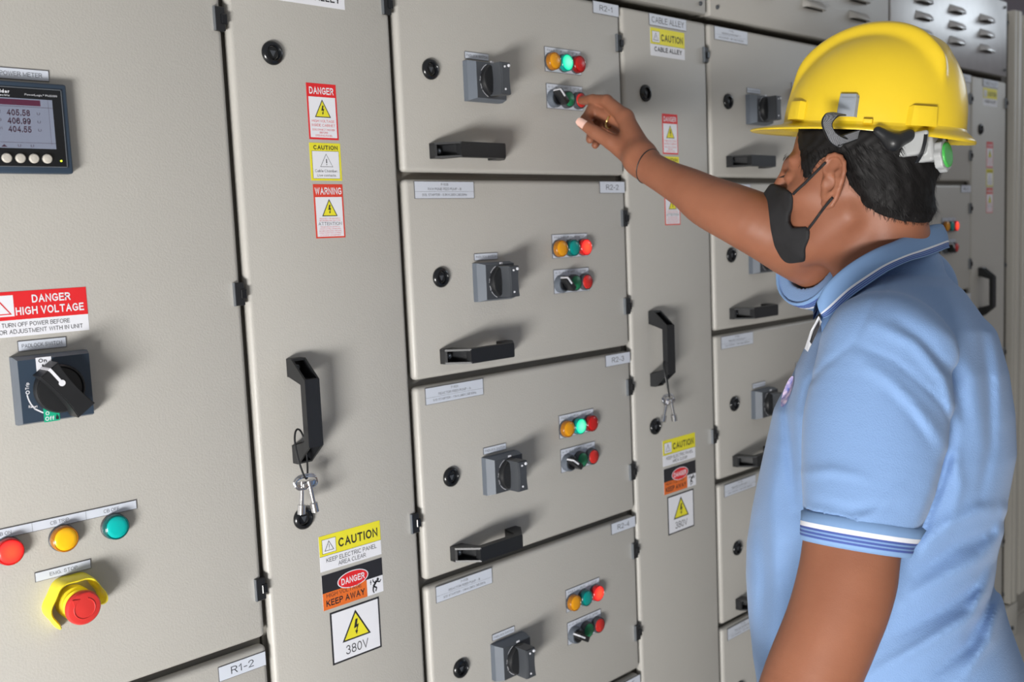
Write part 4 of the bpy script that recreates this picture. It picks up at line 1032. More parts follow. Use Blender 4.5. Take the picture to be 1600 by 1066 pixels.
def torso_raw(Q, grow=0.0):
    v = Q[:, 1]; cx = np.interp(v, _v, _c); a = np.interp(v, _v, _a)+grow; b = np.interp(v, _v, _b)+grow
    x = Q[:, 0]-cx; z = Q[:, 2]-TW; tf = np.array([-math.cos(tt), math.sin(tt)]); tl = np.array([-math.sin(tt), -math.cos(tt)])
    f = x*tf[0]+z*tf[1]; l = x*tl[0]+z*tl[1]
    p = 2.3; n = ((np.abs(f)/a)**p+(np.abs(l)/b)**p)**(1/p)
    d = (n-1)*np.minimum(a, b)*.92
    top = v-(_v[-1]+.0)
    return smax(d, top, .03)
def _arms(Q):
    t_ = smax(torso_raw(Q, -.016), -(Q[:, 1]+.585), .01)
    la = masked(Q, lambda q: smin(arm_l(q), hand_l(q), .010), P(1300, 900, 1.09), .50)
    ra = masked(Q, lambda q: smin(arm_r(q), masked(q, hand_r, P(945, 200, 1.6), .16), .018), P(1150, 330, 1.47), .42)
    return smin(smin(t_, la, .02), ra, .02)
def _head(Q):
    d = masked(Q, head_sd, P(1360, 320, 1.33), .24)
    for s in (1, -1):
        c = EARC if s == 1 else EARC-2*HL*((EARC-Hc)@HL); d = smin(d, masked(Q, lambda q: ear_sd(q, s), c, .075), .004)
    return d
def body_sd(Q):
    h = _head(Q); t_ = _arms(Q)
    lower = np.clip((P(1390, 385, 1.335)[1]-Q[:, 1])/.03, 0, 1)      # blend only where the neck meets the trunk
    return smax(np.where(lower > 0, smin(h, t_, .020), np.minimum(h, t_)), -(Q[:, 1]+.78), .01)
def trace(px, py, f, off=.0, w0=1.0):
    """point where a sight line first comes within off of the surface f"""
    w = w0; d = P(px, py, 1.0); k = np.linalg.norm(d)
    for _ in range(80):
        v = float(f((d*w)[None])[0])-off
        if v < .0002: break
        w = min(w+v*.8/k, 1.30)
    return d*w
# ------------------------------------------------------------------ the worker
foot = to_world(np.array([[ _c[5], -1.3, TW]]))[0]
person = thing('person', 'man in light blue polo shirt and black face mask pressing a panel button', 'person', (float(foot[0]), float(foot[1]), FZ))
bod = sdf_obj('body', body_sd, (.06, -.80, .96), (.80, .46, 1.72), .0021 if not FASTP else .0035, SKIN, person, 2)
tm('body')
# shirt: drape over the torso and sleeves
FOLDS = [  # (polyline in image direction, width px, height m; negative = crease)
 ([(1334, 537), (1400, 566), (1440, 600), (1474, 634), (1488, 665)], 4.5, -.0028),
 ([(1334, 537), (1290, 570), (1262, 600), (1252, 640)], 4.5, -.0022),
 ([(1393, 430), (1360, 480), (1334, 537)], 4.0, -.0018),
 ([(1342, 560), (1395, 600), (1445, 655), (1478, 700)], 13, .0060),
 ([(1370, 590), (1420, 640), (1455, 690)], 9, -.0040),
 ([(1365, 505), (1430, 535), (1475, 590), (1492, 650), (1486, 700)], 10, .0060),
 ([(1400, 500), (1450, 540), (1490, 590), (1505, 650)], 9, -.0045),
 ([(1425, 490), (1490, 530), (1520, 590), (1530, 680)], 15, .0045),
 ([(1425, 865), (1480, 820), (1530, 798), (1562, 795)], 12, .0060),
 ([(1428, 900), (1490, 855), (1545, 835)], 12, -.0060),
 ([(1410, 940), (1480, 900), (1535, 870), (1562, 830)], 12, .0060),
 ([(1380, 1000), (1460, 960), (1530, 915), (1560, 860)], 12, -.0060),
 ([(1340, 1066), (1440, 1010), (1520, 960), (1556, 880), (1572, 800)], 12, .0080),
 ([(1440, 1066), (1510, 1010), (1550, 930), (1566, 850)], 11, -.0075),
 ([(1500, 1066), (1545, 1000), (1562, 930)], 10, .0070),
 ([(1254, 820), (1320, 842), (1416, 850)], 6, .0020),
 ([(1252, 740), (1300, 735), (1350, 745)], 8, .0035), ([(1262, 780), (1330, 800), (1400, 790)], 9, -.0030), ([(1410, 760), (1370, 800), (1320, 815)], 8, .0035),
 ([(1242, 560), (1230, 640), (1236, 720), (1245, 800)], 9, -.0060), ([(1215, 700), (1205, 780), (1215, 900)], 14, .0040),
 ([(1225, 860), (1240, 940), (1210, 1040)], 14, -.0050), ([(1300, 470), (1290, 520), (1262, 580)], 10, -.0030),
 ([(1188, 820), (1195, 900), (1190, 1000)], 12, -.0040), ([(1491, 645), (1486, 700), (1464, 770), (1430, 858)], 8, -.0085), ([(1488, 690), (1500, 760), (1480, 830)], 10, .0040),
 ([(1548, 480), (1560, 560), (1565, 660)], 10, .0035), ([(1530, 500), (1545, 600), (1548, 700), (1530, 780)], 9, -.0035),
]
def fold_disp(Q):
    p = np.stack([800+FPX*Q[:, 0]/Q[:, 2], 533-FPX*Q[:, 1]/Q[:, 2]], -1); out = np.zeros(len(Q))
    for pl, w, hgt in FOLDS:
        pl = np.array(pl, float); dm = np.full(len(p), 1e9); tm_ = np.zeros(len(p)); n = len(pl)-1
        for i in range(n):
            a, b = pl[i], pl[i+1]; e = b-a; t = np.clip((p-a)@e/(e@e), 0, 1); q = ((p-a-t[:, None]*e)**2).sum(1); m = q < dm; dm[m] = q[m]; tm_[m] = ((i+t)/n)[m]
        out += hgt*np.exp(-dm/(w*w))*np.sin(np.clip(tm_, .04, .96)*PI)**.5
    return out*np.clip((1.42-Q[:, 2])/.10, 0, 1)
HEML = P(1336, 852, 1.10); AXL = np.array([-.15, -.98, -.10]); AXL /= np.linalg.norm(AXL)
HEMR = P(1262, 412, 1.418); AXR = P(1186, 366, 1.385)-P(1330, 425, 1.46); AXR /= np.linalg.norm(AXR)
def shirt_sd(Q):
    d = torso_raw(Q, 0.0)
    sl_ = masked(Q, lambda Q: limb(Q, [SHL+np.array([.004, .0, 0]), P(1368, 650, 1.14), P(1362, 740, 1.125), P(1341, 820, 1.105), P(1334, 880, 1.098)], [.074, .079, .0765, .0600, .0570]), P(1355, 700, 1.12), .26)
    sl_ = smax(sl_, (Q-HEML)@AXL, .004)
    sr = masked(Q, lambda Q: limb(Q, [SHR, P(1330, 432, 1.45), P(1265, 414, 1.42), P(1240, 404, 1.41)], [.070, .066, .060, .060]), P(1330, 430, 1.45), .24)
    sr = smax(sr, (Q-HEMR)@AXR, .004)
    d = smin(d, sl_, .016); d = smin(d, sr, .02)
    d = smin(d, cap(Q, NB-.062*HU, SHL+np.array([.0, .01, .01]), .050, .062), .022)
    d = smin(d, cap(Q, NB-.062*HU, SHR+np.array([0, -.005, -.01]), .050, .060), .022)
    d = smin(d, cap(Q, NB-.085*HU, NB-.012*HU, .088, .068), .018)
    m_ = (np.abs(d) < .03) & (Q[:, 2] < 1.42)
    if m_.any(): d[m_] -= fold_disp(Q[m_])
    d = smax(d, -(cap(Q, NB-.035*HU, NB+.10*HU, .055, .060)), .004)
    # open the sleeves round the arms
    for fn_, c_, x_ in ((arm_l, HEML, AXL), (arm_r, HEMR, AXR)):
        m_ = (((Q-c_)@x_) > -.03) & (np.linalg.norm(Q-c_, axis=1) < .12)
        if m_.any(): d[m_] = np.maximum(d[m_], -(fn_(Q[m_])-.0035))
    return smax(d, -(Q[:, 1]+.60+.015*np.sin(Q[:, 0]*14)), .006)
shirt = sdf_obj('polo_shirt', shirt_sd, (.26, -.66, .96), (.80, .14, 1.66), .0030 if not FASTP else .0045, SHIRT, person, 3, 'light blue polo shirt with striped collar and cuffs')[0]
tm('shirt')
# ribbed cuffs with stripes: rings that close the sleeve ends
def ring_strip(name, rows, parent, label=None, closed=True):
    """rows: list of (N,3) closed loops; mats per band"""
    L = [r[0] for r in rows]; n = len(L[0]); V = np.concatenate(L); F = []; mi = []; mats = []
    for i in range(len(rows)-1):
        m = rows[i][1]
        if m not in mats: mats.append(m)
        for k in range(n if closed else n-1):
            F.append((i*n+k, i*n+(k+1) % n, (i+1)*n+(k+1) % n, (i+1)*n+k)); mi.append(mats.index(m))
    return quad_obj(name, to_world(V), np.array(F), mats, parent, label, mi)[0]
def sleeve_l(Q): return limb(Q, [SHL+np.array([.004, .0, 0]), P(1368, 650, 1.14), P(1362, 740, 1.125), P(1341, 820, 1.105), P(1334, 880, 1.098)], [.074, .079, .0765, .0600, .0570])
def sleeve_r(Q): return limb(Q, [SHR, P(1330, 432, 1.45), P(1265, 414, 1.42), P(1240, 404, 1.41)], [.070, .066, .060, .060])
def cuff(c, ax, fn, top, bottom, name):
    a = np.cross(ax, np.array([0, 0, 1.])); a /= np.linalg.norm(a); b = np.cross(ax, a); n = 72; rows = []
    bands = [(top-.001, SHIRTRIB, -.006), (top+.002, SHIRTRIB, .0002), (-.0195, SHIRTRIB, .0006), (-.0175, WSTR, .0010), (-.0125, BSTR, .0012), (-.0100, SHIRTRIB, .0010), (-.0082, BSTR, .0012), (-.0058, SHIRTRIB, .0010), (-.0042, BSTR, .0012), (-.0018, SHIRTRIB, .0008), (bottom, SHIRTRIB, -.001), (bottom-.002, SHIRTRIB, -.0035), (-.02, SHIRTRIB, -.0035)]
    for t_, m, g in bands:
        D_ = np.array([a*math.cos(2*PI*k/n)+b*math.sin(2*PI*k/n) for k in range(n)]); r = np.full(n, .045); o = c+ax*min(t_, -.004)
        for _ in range(12): r = r-fn(o+D_*r[:, None])*.9
        r = r+g+.0007+.0003*(np.arange(n) % 2); L = list(c+ax*t_+D_*r[:, None])
        rows.append((np.array(L), m))
    return ring_strip(name, rows, person, 'ribbed sleeve cuff with one white and three blue stripes')
cuff(HEML, AXL, sleeve_l, -.030, .0035, 'sleeve_cuff')
cuff(HEMR, AXR, sleeve_r, -.026, .0035, 'sleeve_cuff')
# collar: folded strip round the neck, defined by angle from the front, turning over the left shoulder to the back
COLP = [  # (angle deg, fold edge px, py, w), (lower edge px, py, w)
 (0, (1277, 470, 1.235), (1286, 498, 1.225)), (1, (1290, 446, 1.235), (1300, 491, 1.222)), (2, (1312, 424, 1.240), (1330, 464, 1.222)), (3, (1340, 404, 1.245), (1358, 444, 1.222)), (4, (1370, 388, 1.250), (1388, 424, 1.224)),
 (5, (1400, 376, 1.262), (1420, 409, 1.236)), (6, (1430, 361, 1.285), (1448, 401, 1.262)), (7, (1455, 352, 1.312), (1469, 393, 1.300)), (8, (1470, 350, 1.345), (1482, 387, 1.345)), (9, (1471, 353, 1.375), (1482, 388, 1.385)),
 (10, (1455, 362, 1.405), (1462, 392, 1.425)), (11, (1425, 372, 1.420), (1430, 402, 1.445)), (12, (1390, 385, 1.420), (1392, 418, 1.445)), (13, (1355, 402, 1.400), (1352, 438, 1.420)), (14, (1320, 424, 1.365), (1312, 462, 1.380)), (15, (1292, 448, 1.315), (1282, 486, 1.320)), (16, (1278, 468, 1.280), (1270, 500, 1.275))]
def spline(pts, n=8):
    pts = np.asarray(pts, float); out = []
    for i in range(len(pts)-1):
        p0, p1, p2, p3 = pts[max(i-1, 0)], pts[i], pts[i+1], pts[min(i+2, len(pts)-1)]
        for t in np.arange(n)/n: out.append(.5*((2*p1)+(-p0+p2)*t+(2*p0-5*p1+4*p2-p3)*t*t+(-p0+3*p1-3*p2+p3)*t**3))
    out.append(pts[-1]); return np.array(out)
up_ = spline([P(*c[1]) for c in COLP]); lo_ = spline([P(*c[2]) for c in COLP]); nc = NB+.01*HU
def lerp(a, b, t): return a*(1-t)+b*t
outw = lo_-nc; outw -= np.outer(outw@HU, HU); outw /= np.linalg.norm(outw, axis=1)[:, None]
inn = up_-outw*.010-HU*.045
rows = []
def crow(t, bulge): return lerp(up_, lo_, t)+outw*bulge
rows.append((inn, SHIRTRIB)); rows.append((up_-outw*.0065-HU*.012, SHIRTRIB)); rows.append((up_-outw*.0040-HU*.0025, SHIRTRIB)); rows.append((crow(-.005, -.001), SHIRTRIB))
for t_, m in ((.03, SHIRTRIB), (.15, SHIRTRIB), (.35, SHIRTRIB), (.55, SHIRTRIB), (.70, WSTR), (.775, BSTR), (.815, SHIRTRIB), (.845, BSTR), (.885, SHIRTRIB), (.91, BSTR), (.95, SHIRTRIB), (1.0, SHIRTRIB)):
    rows.append((crow(t_, .0035*math.sin(PI*min(1, t_+.1))), m))
rows.append((lo_-outw*.0030+HU*.001, SHIRTRIB)); rows.append((crow(.7, -.004), SHIRTRIB)); rows.append((crow(.15, -.005), SHIRTRIB))
ring_strip('collar', rows, person, 'folded ribbed collar edged with white and blue stripes', closed=False)
# placket, black collar tab and embroidered badge at the chest
b = MB()
def wv(p): return Vector(to_world(np.array([p]))[0]-np.array(person.location))
q = [P(1279, 494, 1.218), P(1284, 503, 1.215), P(1273, 528, 1.220), P(1262, 550, 1.232), P(1257, 545, 1.245), P(1266, 518, 1.235)]
b.add([wv(x) for x in q]+[wv(x+np.array([.004, 0, .012])) for x in q], [(0, 1, 2, 3, 4, 5), (0, 6, 7, 1), (1, 7, 8, 2), (2, 8, 9, 3), (3, 9, 10, 4), (4, 10, 11, 5), (5, 11, 6, 0)], WSTR)
q = [P(1280, 500, 1.208), P(1281, 510, 1.207), P(1274, 524, 1.210), P(1268, 538, 1.217), P(1265, 534, 1.222), P(1271, 516, 1.213)]
b.add([wv(x) for x in q], [(0, 1, 2, 3, 4, 5)], INK)
b.obj('button_placket', person, 'white edged collar placket with a dark tab')
tm('cloth bits')

# hair
def pxpoly(pts, l): return np.array([head_fu(x, y, l) for x, y in pts])
HAIRP = pxpoly([(1231, 192), (1233, 204), (1238, 222), (1246, 246), (1249, 270), (1250, 292), (1256, 298), (1264, 282), (1274, 262), (1284, 250), (1300, 244), (1314, 250), (1322, 270), (1328, 290), (1340, 305), (1346, 322), (1360, 330), (1378, 338), (1400, 345), (1430, 350), (1458, 346), (1490, 330), (1500, 280), (1500, 192)], .062)
def hair_sd(Q):
    L = hloc_m(Q); s = ell(Q, hp(-.005, 0, .030), AX, (.088, .076, .086)); s = smin(s, cap(Q, hp(-.030, 0, -.045), NB, .052, .057), .016)
    s = smin(s, ell(Q, hp(.030, 0, -.030), AX, (.066, .063, .085)), .02)
    t = .0035+.0075*np.clip((.03-L[:, 0])/.08, 0, 1)+.004*np.clip((L[:, 2]+.02)/.05, 0, 1)*np.clip((.05-L[:, 0])/.08, 0, 1)
    lumps = .0012*np.sin(Q[:, 0]*300+4*np.sin(Q[:, 1]*90))*np.sin(Q[:, 1]*210+Q[:, 2]*120)
    m = poly_sd(L[:, [0, 2]], HAIRP)
    t = t*np.clip(-m/.012, .25, 1)
    return smax(s-t-lumps, m, .003)
hr_ = sdf_obj('hair', hair_sd, (.30, .02, 1.14), (.66, .36, 1.50), .0024, HAIRM, person, 1, 'short black hair')
Vh, Fh = hr_[1]
# loose strands rooted on the hair
nr = np.zeros_like(Vh); fn = np.cross(Vh[Fh[:, 1]]-Vh[Fh[:, 0]], Vh[Fh[:, 2]]-Vh[Fh[:, 0]])
for i in range(4): np.add.at(nr, Fh[:, i], fn)
nr /= np.linalg.norm(nr, axis=1)[:, None]+1e-12
rng = np.random.default_rng(5)
sel = rng.choice(len(Vh), 9000); sel = sel[(np.linalg.norm(Vh[sel]-hp(0, 0, .02), axis=1) > .06)]
Lh = hloc(Vh[sel]); ok = (((Vh[sel]-hp(-.01, 0, 0))*nr[sel]).sum(1) > 0) & (Lh[:, 2] < .035); sel = sel[ok]; Lh = Lh[ok]
fd = -HU[None]*1.0-HF[None]*(.75*np.clip((Lh[:, 2:3]+.06)/.1, .1, 1))+rng.normal(0, .22, (len(sel), 3)); nn = nr[sel]
fd -= nn*(fd*nn).sum(1)[:, None]; fd /= np.linalg.norm(fd, axis=1)[:, None]
ln = rng.uniform(.009, .017, len(sel)); wd = .00028; sdv = np.cross(fd, nn)
near_hl = poly_sd(np.stack([Lh[:, 0], Lh[:, 2]], -1), HAIRP) > -.012; ln[near_hl] *= .55
Vs = []; 
for j, (t_, l_) in enumerate(((0, .0), (.35, .0012), (.7, .0022), (1.0, .0030))):
    c = Vh[sel]+fd*(ln*t_)[:, None]+nn*(l_+.0002); ww = wd*(1-.8*t_*t_)
    Vs += [c-sdv*ww, c+sdv*ww]
# a few wisps standing off at the nape
Vs = np.stack(Vs, 1); ns = len(Vs); Vs = Vs.reshape(-1, 3); base = (np.arange(ns)*8)[:, None]
Fs = np.concatenate([base+np.array([[0, 1, 3, 2]]), base+np.array([[2, 3, 5, 4]]), base+np.array([[4, 5, 7, 6]])])
ho = quad_obj('hair_strands', to_world(Vs), Fs, HAIRM, person)[0]; ho['kind'] = 'stuff'
tm('hair')
# eyebrow, eye, lashes
for s_ in (1, -1):
    vs = []; fs = []
    for i in range(70):
        f_ = .0955-.020*(i/70)**1.3; l_ = .012+.032*(i/70); u_ = .0235+.004*math.sin(i/70*PI)+rng.normal(0, .0012)
        c = hp(f_+.0012, s_*l_, u_); d_ = (HL*s_*.6-HF*.35+HU*.35)*.006; e_ = HU*.0004; n0 = len(vs)
        vs += [c-e_, c+e_, c+d_+e_*.2, c+d_-e_*.2]; fs.append((n0, n0+1, n0+2, n0+3))
    quad_obj('eyebrow', to_world(np.array(vs)), np.array(fs), HAIRM, person)
    b = MB(); c = hp(.0798, s_*.030, .000)
    bm = bmesh.new(); bmesh.ops.create_uvsphere(bm, u_segments=20, v_segments=12, radius=.0112)
    for v in bm.verts: v.co = v.co+wv(c)
    b.bm(bm, mat('eye_white', (.6, .56, .52), .2, noise=(200, .05)), True); b.obj('eye', person)
    vs = []; fs = []
    for i in range(26):
        a = -.6+1.3*i/25; c = hp(.0788+.0122*math.cos(a), s_*(.030+.0122*math.sin(a)), .0030); d_ = (HF*math.cos(a)+HL*s_*math.sin(a))*.007-HU*.0020; e_ = HU*.00035; n0 = len(vs)
        vs += [c-e_, c+e_, c+d_, c+d_-e_*.3]; fs.append((n0, n0+1, n0+2, n0+3))
    quad_obj('eyelashes', to_world(np.array(vs)), np.array(fs), HAIRM, person)
# face mask
MP = pxpoly([(1130, 280), (1196, 286), (1216, 293), (1232, 297), (1241, 302), (1243, 312), (1240, 324), (1233, 336), (1232, 347), (1238, 356), (1250, 355), (1262, 354), (1268, 360), (1267, 372), (1259, 388), (1257, 403), (1253, 410), (1225, 414), (1180, 412), (1130, 380)], .048)
def mask_sd(Q):
    L = hloc_m(Q)
    s = head_sd(Q)-.0035
    bul = ell(Q, hp(.074, 0, -.060), AX, (.062, .046, .055))
    s = smin(s, bul, .018); m = poly_sd(L[:, [0, 2]], MP)
    return smax(s, m, .003)
sdf_obj('face_mask', mask_sd, (.22, .02, 1.14), (.46, .22, 1.46), .0022, MASKM, person, 2, 'black cloth face mask with thin ear loops')
b = MB()
hsurf = lambda Q: np.minimum(head_sd(Q), ear_sd(Q, 1))
for pl in ([(1239, 304), (1247, 296), (1256, 288), (1265, 279), (1274, 270), (1282, 262), (1290, 254)], [(1263, 358), (1270, 349), (1278, 338), (1286, 327), (1294, 317), (1301, 309)]):
    b.tube([wv(trace(x, y, hsurf, .0016)) for x, y in spline([(x, y) for x, y in pl], 3)], .0017, MASKM, 8)
b.obj('ear_loop', person)
# embroidered badge on the chest, following the cloth
gx, gy = 9, 21; vs = []; fs = []
for j in range(gy):
    for i in range(gx):
        u_ = (i/(gx-1)-.5)*2; v_ = (j/(gy-1)-.5)*2; q_ = math.sqrt(max(0, 1-v_*v_*.96)); vs.append(trace(1230+u_*6*q_-v_*8, 612+v_*24, shirt_sd, .0010))
for j in range(gy-1):
    for i in range(gx-1): fs.append((j*gx+i, j*gx+i+1, (j+1)*gx+i+1, (j+1)*gx+i))
quad_obj('chest_badge', to_world(np.array(vs)), np.array(fs), mat('badge_thread', (.10, .13, .40), .8, noise=(150, .5, (.62, .50, .62))), person, 'round embroidered badge in blue and pink thread')
# bracelet, ring, thumb nail
ax = (WRR-P(1055, 281, 1.475)); ax /= np.linalg.norm(ax)
def ring_at(c, ax, r1, r2, rad, m, name, label, tilt=0.0, seg=40):
    a = np.cross(ax, np.array([0, 0, 1.])); a /= np.linalg.norm(a); bq = np.cross(ax, a); b = MB()
    b.tube([wv(c+a*math.cos(2*PI*k/seg)*r1+bq*math.sin(2*PI*k/seg)*r2+ax*tilt*math.cos(2*PI*k/seg)) for k in range(seg)], rad, m, 8, closed=True); return b.obj(name, person, label)
ring_at(P(1013.5, 260, 1.517), ax, .0262, .0262, .0010, BLACK, 'bracelet', 'thin black cord bracelet', .004)
rd = P(938, 186, 1.634)-P(983, 208, 1.604); rd /= np.linalg.norm(rd)
ring_at(P(953.5, 190, 1.600), rd, .0104, .0104, .0019, mat('gold', (.83, .60, .25), .25, metal=1, noise=(100, .05)), 'finger_ring', 'gold ring', seg=24)
NAIL = mat('fingernail', (.78, .50, .42), .3, noise=(100, .05))
tn = THB_TIP-P(930, 207, 1.572); tn /= np.linalg.norm(tn); no = np.array([-.35, .1, -1.0]); no -= tn*(no@tn); no /= np.linalg.norm(no); sd_ = np.cross(tn, no); vs = []; fs = []
for i in range(7):
    for j in range(7):
        t_ = -.008+.0155*i/6; a = -.95+1.9*j/6; r = .0088-.0010*i/6; e_ = 1.0 if i < 5 else (.86 if i == 5 else .6)
        vs.append(THB_TIP+tn*t_+(no*math.cos(a*e_)+sd_*math.sin(a*e_))*r)
for i in range(6):
    for j in range(6): fs.append((i*7+j, i*7+j+1, (i+1)*7+j+1, (i+1)*7+j))
quad_obj('thumbnail', to_world(np.array(vs)), np.array(fs), NAIL, person)

# trousers and shoes (below the picture, so that he stands on the floor)
hipw = to_world(np.array([[_c[1], -.55, TW]]))[0]; fdir = HF[0]*CR+HF[1]*CU+HF[2]*CF; fdir[2] = 0; fdir /= np.linalg.norm(fdir); ldir = np.array([-fdir[1], fdir[0], 0.0])
TRO = mat('dark_navy_trousers', (.02, .024, .035), .85, noise=(9, .1)); SHO = mat('black_boot_leather', (.02, .018, .016), .45, noise=(9, .1))
b = MB(); z0 = hipw[2]
def oval(c, ra, rb, n=24): return [Vector(tuple(c+fdir*math.cos(2*PI*k/n)*ra+ldir*math.sin(2*PI*k/n)*rb))-Vector(person.location) for k in range(n)]
hx = np.array([hipw[0], hipw[1], 0])
for s_ in (1, -1):
    L = []
    for z, ra, rb, off in ((z0+.06, .135, .10, .080), (z0-.02, .135, .098, .085), (z0-.16, .105, .088, .090), (z0-.38, .080, .072, .095), (FZ+.28, .070, .062, .10), (FZ+.06, .066, .060, .10)):
        L.append(oval(hx+ldir*s_*off+np.array([0, 0, z]), ra, rb))
    vs = [v for r_ in L for v in r_]; fs = [(i*24+k, i*24+(k+1) % 24, (i+1)*24+(k+1) % 24, (i+1)*24+k) for i in range(5) for k in range(24)]; fs += [list(range(24))[::-1], list(range(120, 144))]
    b.add(vs, fs, TRO, True)
L = [oval(hx+np.array([0, 0, z]), ra, rb, 32) for z, ra, rb in ((z0+.12, .150, .170), (z0+.05, .155, .176), (z0-.03, .150, .174), (z0-.085, .120, .150), (z0-.10, .06, .09))]
b.add([v for r_ in L for v in r_], [(i*32+k, i*32+(k+1) % 32, (i+1)*32+(k+1) % 32, (i+1)*32+k) for i in range(4) for k in range(32)]+[list(range(32))[::-1], list(range(128, 160))], TRO, True)
b.obj('trousers', person)
for s_ in (1, -1):
    b = MB(); c = hx+ldir*s_*.10; L = []
    for t_, w_, h_ in ((-.085, .020, .05), (-.07, .036, .09), (-.02, .040, .10), (.04, .043, .085), (.10, .048, .060), (.15, .046, .048), (.185, .025, .03)):
        L.append([Vector(tuple(c+fdir*t_+ldir*w_*math.cos(2*PI*k/16)+np.array([0, 0, FZ+max(0.0, h_*.5+h_*.62*math.sin(2*PI*k/16))])))-Vector(person.location) for k in range(16)])
    vs = [v for r_ in L for v in r_]; fs = [(i*16+k, i*16+(k+1) % 16, (i+1)*16+(k+1) % 16, (i+1)*16+k) for i in range(6) for k in range(16)]; fs += [list(range(16))[::-1], list(range(96, 112))]
    b.add(vs, fs, SHO, True); b.obj('boot', person)
tm('person rest')

# ------------------------------------------------------------------ hard hat
GC = P(1363, 203, 1.320)                 # centre of the shell at its rim
th2 = math.radians(28); GU = HU*math.cos(.125)-HF*math.sin(.125); GU /= np.linalg.norm(GU)
GF = np.array([-math.cos(th2), 0, math.sin(th2)]); GF -= GU*(GF@GU); GF /= np.linalg.norm(GF); GL = np.cross(GF, GU); GL = GL if GL[2] < 0 else -GL
hw = to_world(np.array([GC]))[0]
hat = thing('hard_hat', 'yellow safety helmet with raised ridges and green ratchet knob, worn by the man', 'helmet', tuple(float(x) for x in hw))
def hv(p): return Vector(to_world(np.array([p]))[0]-hw)
SA, SB, SH = .1145, .097, .1365
def shell_pt(ph, e, grow=0.0):
    """ph: 0 = front, 90 = wearer's left; e: 0 at the rim .. 1 at the crown"""
    ce, se = math.cos(e*PI/2)**(.84+.20*math.cos(ph)), math.sin(e*PI/2)**.93
    a, b_ = SA+grow, SB+grow
    f_ = a*ce*math.cos(ph); l_ = b_*ce*math.sin(ph); u_ = (SH-.012+grow)*se
    f_ += .006*(1-e)*0
    # raised ridges: one broad rib from the brow that splits in two towards the back
    x = f_/SA; wdt = .028+.026*max(0, min(1, (.45-x)/1.0)); dl = abs(l_)
    up = 1/(1+math.exp((dl-wdt)/.0022)); fade = 1/(1+math.exp((-.72-x)/.022))*1/(1+math.exp((x-.86)/.04))
    taper = max(0, min(1, (x+.75)/.7))
    inner = 1/(1+math.exp((dl-(wdt-.022*(.35+.65*taper)))/.0025)); split = max(0, min(1, (.05-x)/.35))
    hgt = .0130*up*fade*(1-.75*inner*split)
    k = 1+hgt/.12; return GC+GF*f_*k+GL*l_*k+GU*(u_+hgt*se)
b = MB(); NP, NE = 220, 90; vs = []; fs = []
for j in range(NE+1):
    for i in range(NP): vs.append(hv(shell_pt(2*PI*i/NP, min(j/NE, .9995))))
for j in range(NE):
    for i in range(NP): fs.append((j*NP+i, j*NP+(i+1) % NP, (j+1)*NP+(i+1) % NP, (j+1)*NP+i))
b.add(vs, fs, HATY, True); vs = []; fs = []
for j in range(21):
    for i in range(NP//2): vs.append(hv(shell_pt(4*PI*i/NP, min(j/20, .999), -.003)))
n2 = NP//2
for j in range(20):
    for i in range(n2): fs.append((j*n2+i, (j+1)*n2+i, (j+1)*n2+(i+1) % n2, j*n2+(i+1) % n2))
b.add(vs, fs, HATY, True); b.obj('shell', hat, sharp=60)
# brim
def brim_w(ph):
    c = math.cos(ph); return .0095+.036*max(0, c)**2.2+.004*max(0, -c)**1.5
b = MB(); vs = []; fs = []; R_ = 12
prof = [(-.0030, .010), (0, .004), (.10, .0008), (.35, -.0012), (.7, -.004), (.96, -.0062), (1.0, -.0078), (.96, -.0092), (.7, -.0070), (.35, -.0042), (.0, -.0030), (-.0030, .002)]
for i in range(NP):
    ph = 2*PI*i/NP; w_ = brim_w(ph); r0 = np.array([SA*math.cos(ph), SB*math.sin(ph)]); nn_ = np.array([math.cos(ph)/SA, math.sin(ph)/SB]); nn_ /= np.linalg.norm(nn_)
    dr = .75+.7*max(0, -math.cos(ph))+.55*max(0, math.cos(ph))**2*.6
    for t_, h_ in prof:
        o = t_*w_ if t_ > 0 else t_; q = r0+nn_*o; vs.append(hv(GC+GF*q[0]+GL*q[1]+GU*(h_*(dr if h_ < 0 else 1))))
for i in range(NP):
    for j in range(R_): fs.append((i*R_+j, i*R_+(j+1) % R_, ((i+1) % NP)*R_+(j+1) % R_, ((i+1) % NP)*R_+j))
b.add(vs, fs, HATY, True); b.obj('brim', hat, sharp=60)
# raised accessory lugs, one in front and one behind the ear
def pad(ph0, ph1, e0, e1, h_, name, m, n=10, taper=.12, label=None, par=None):
    b = MB(); vs = []; fs = []
    for j in range(n+1):
        for i in range(n+1):
            u, v = i/n, j/n; u2 = (u-.5)*(1-taper*v)+.5; ph = ph0+(ph1-ph0)*u2; e = e0+(e1-e0)*v
            ed = min(u, 1-u, (1-v))*n; g = h_ if ed >= 1 else -.001
            if ed >= 1 and ed < 2: g = h_*.93
            vs.append(hv(shell_pt(ph, e, g)))
    for j in range(n):
        for i in range(n): fs.append((j*(n+1)+i, j*(n+1)+i+1, (j+1)*(n+1)+i+1, (j+1)*(n+1)+i))
    b.add(vs, fs, m, True); return b.obj(name, par or hat, label, sharp=30)
R = math.radians
pad(R(116), R(139), -.0+.005, .135, .0080, 'side_lug', HATY)
pad(R(34), R(51), .02, .150, .0080, 'side_lug', HATY)
pad(R(-139), R(-116), .005, .135, .0080, 'side_lug', HATY)
clip = pad(R(74), R(89), .035, .175, .0050, 'strap_clip', HATG, taper=.02, label='grey plastic strap clip')
pad(R(74.5), R(88.5), .145, .170, .0062, 'clip_bar', HATG, taper=.0, par=clip)
pad(R(91), R(98), -.0+.006, .030, .0075, 'rim_tab', HATY, taper=0)
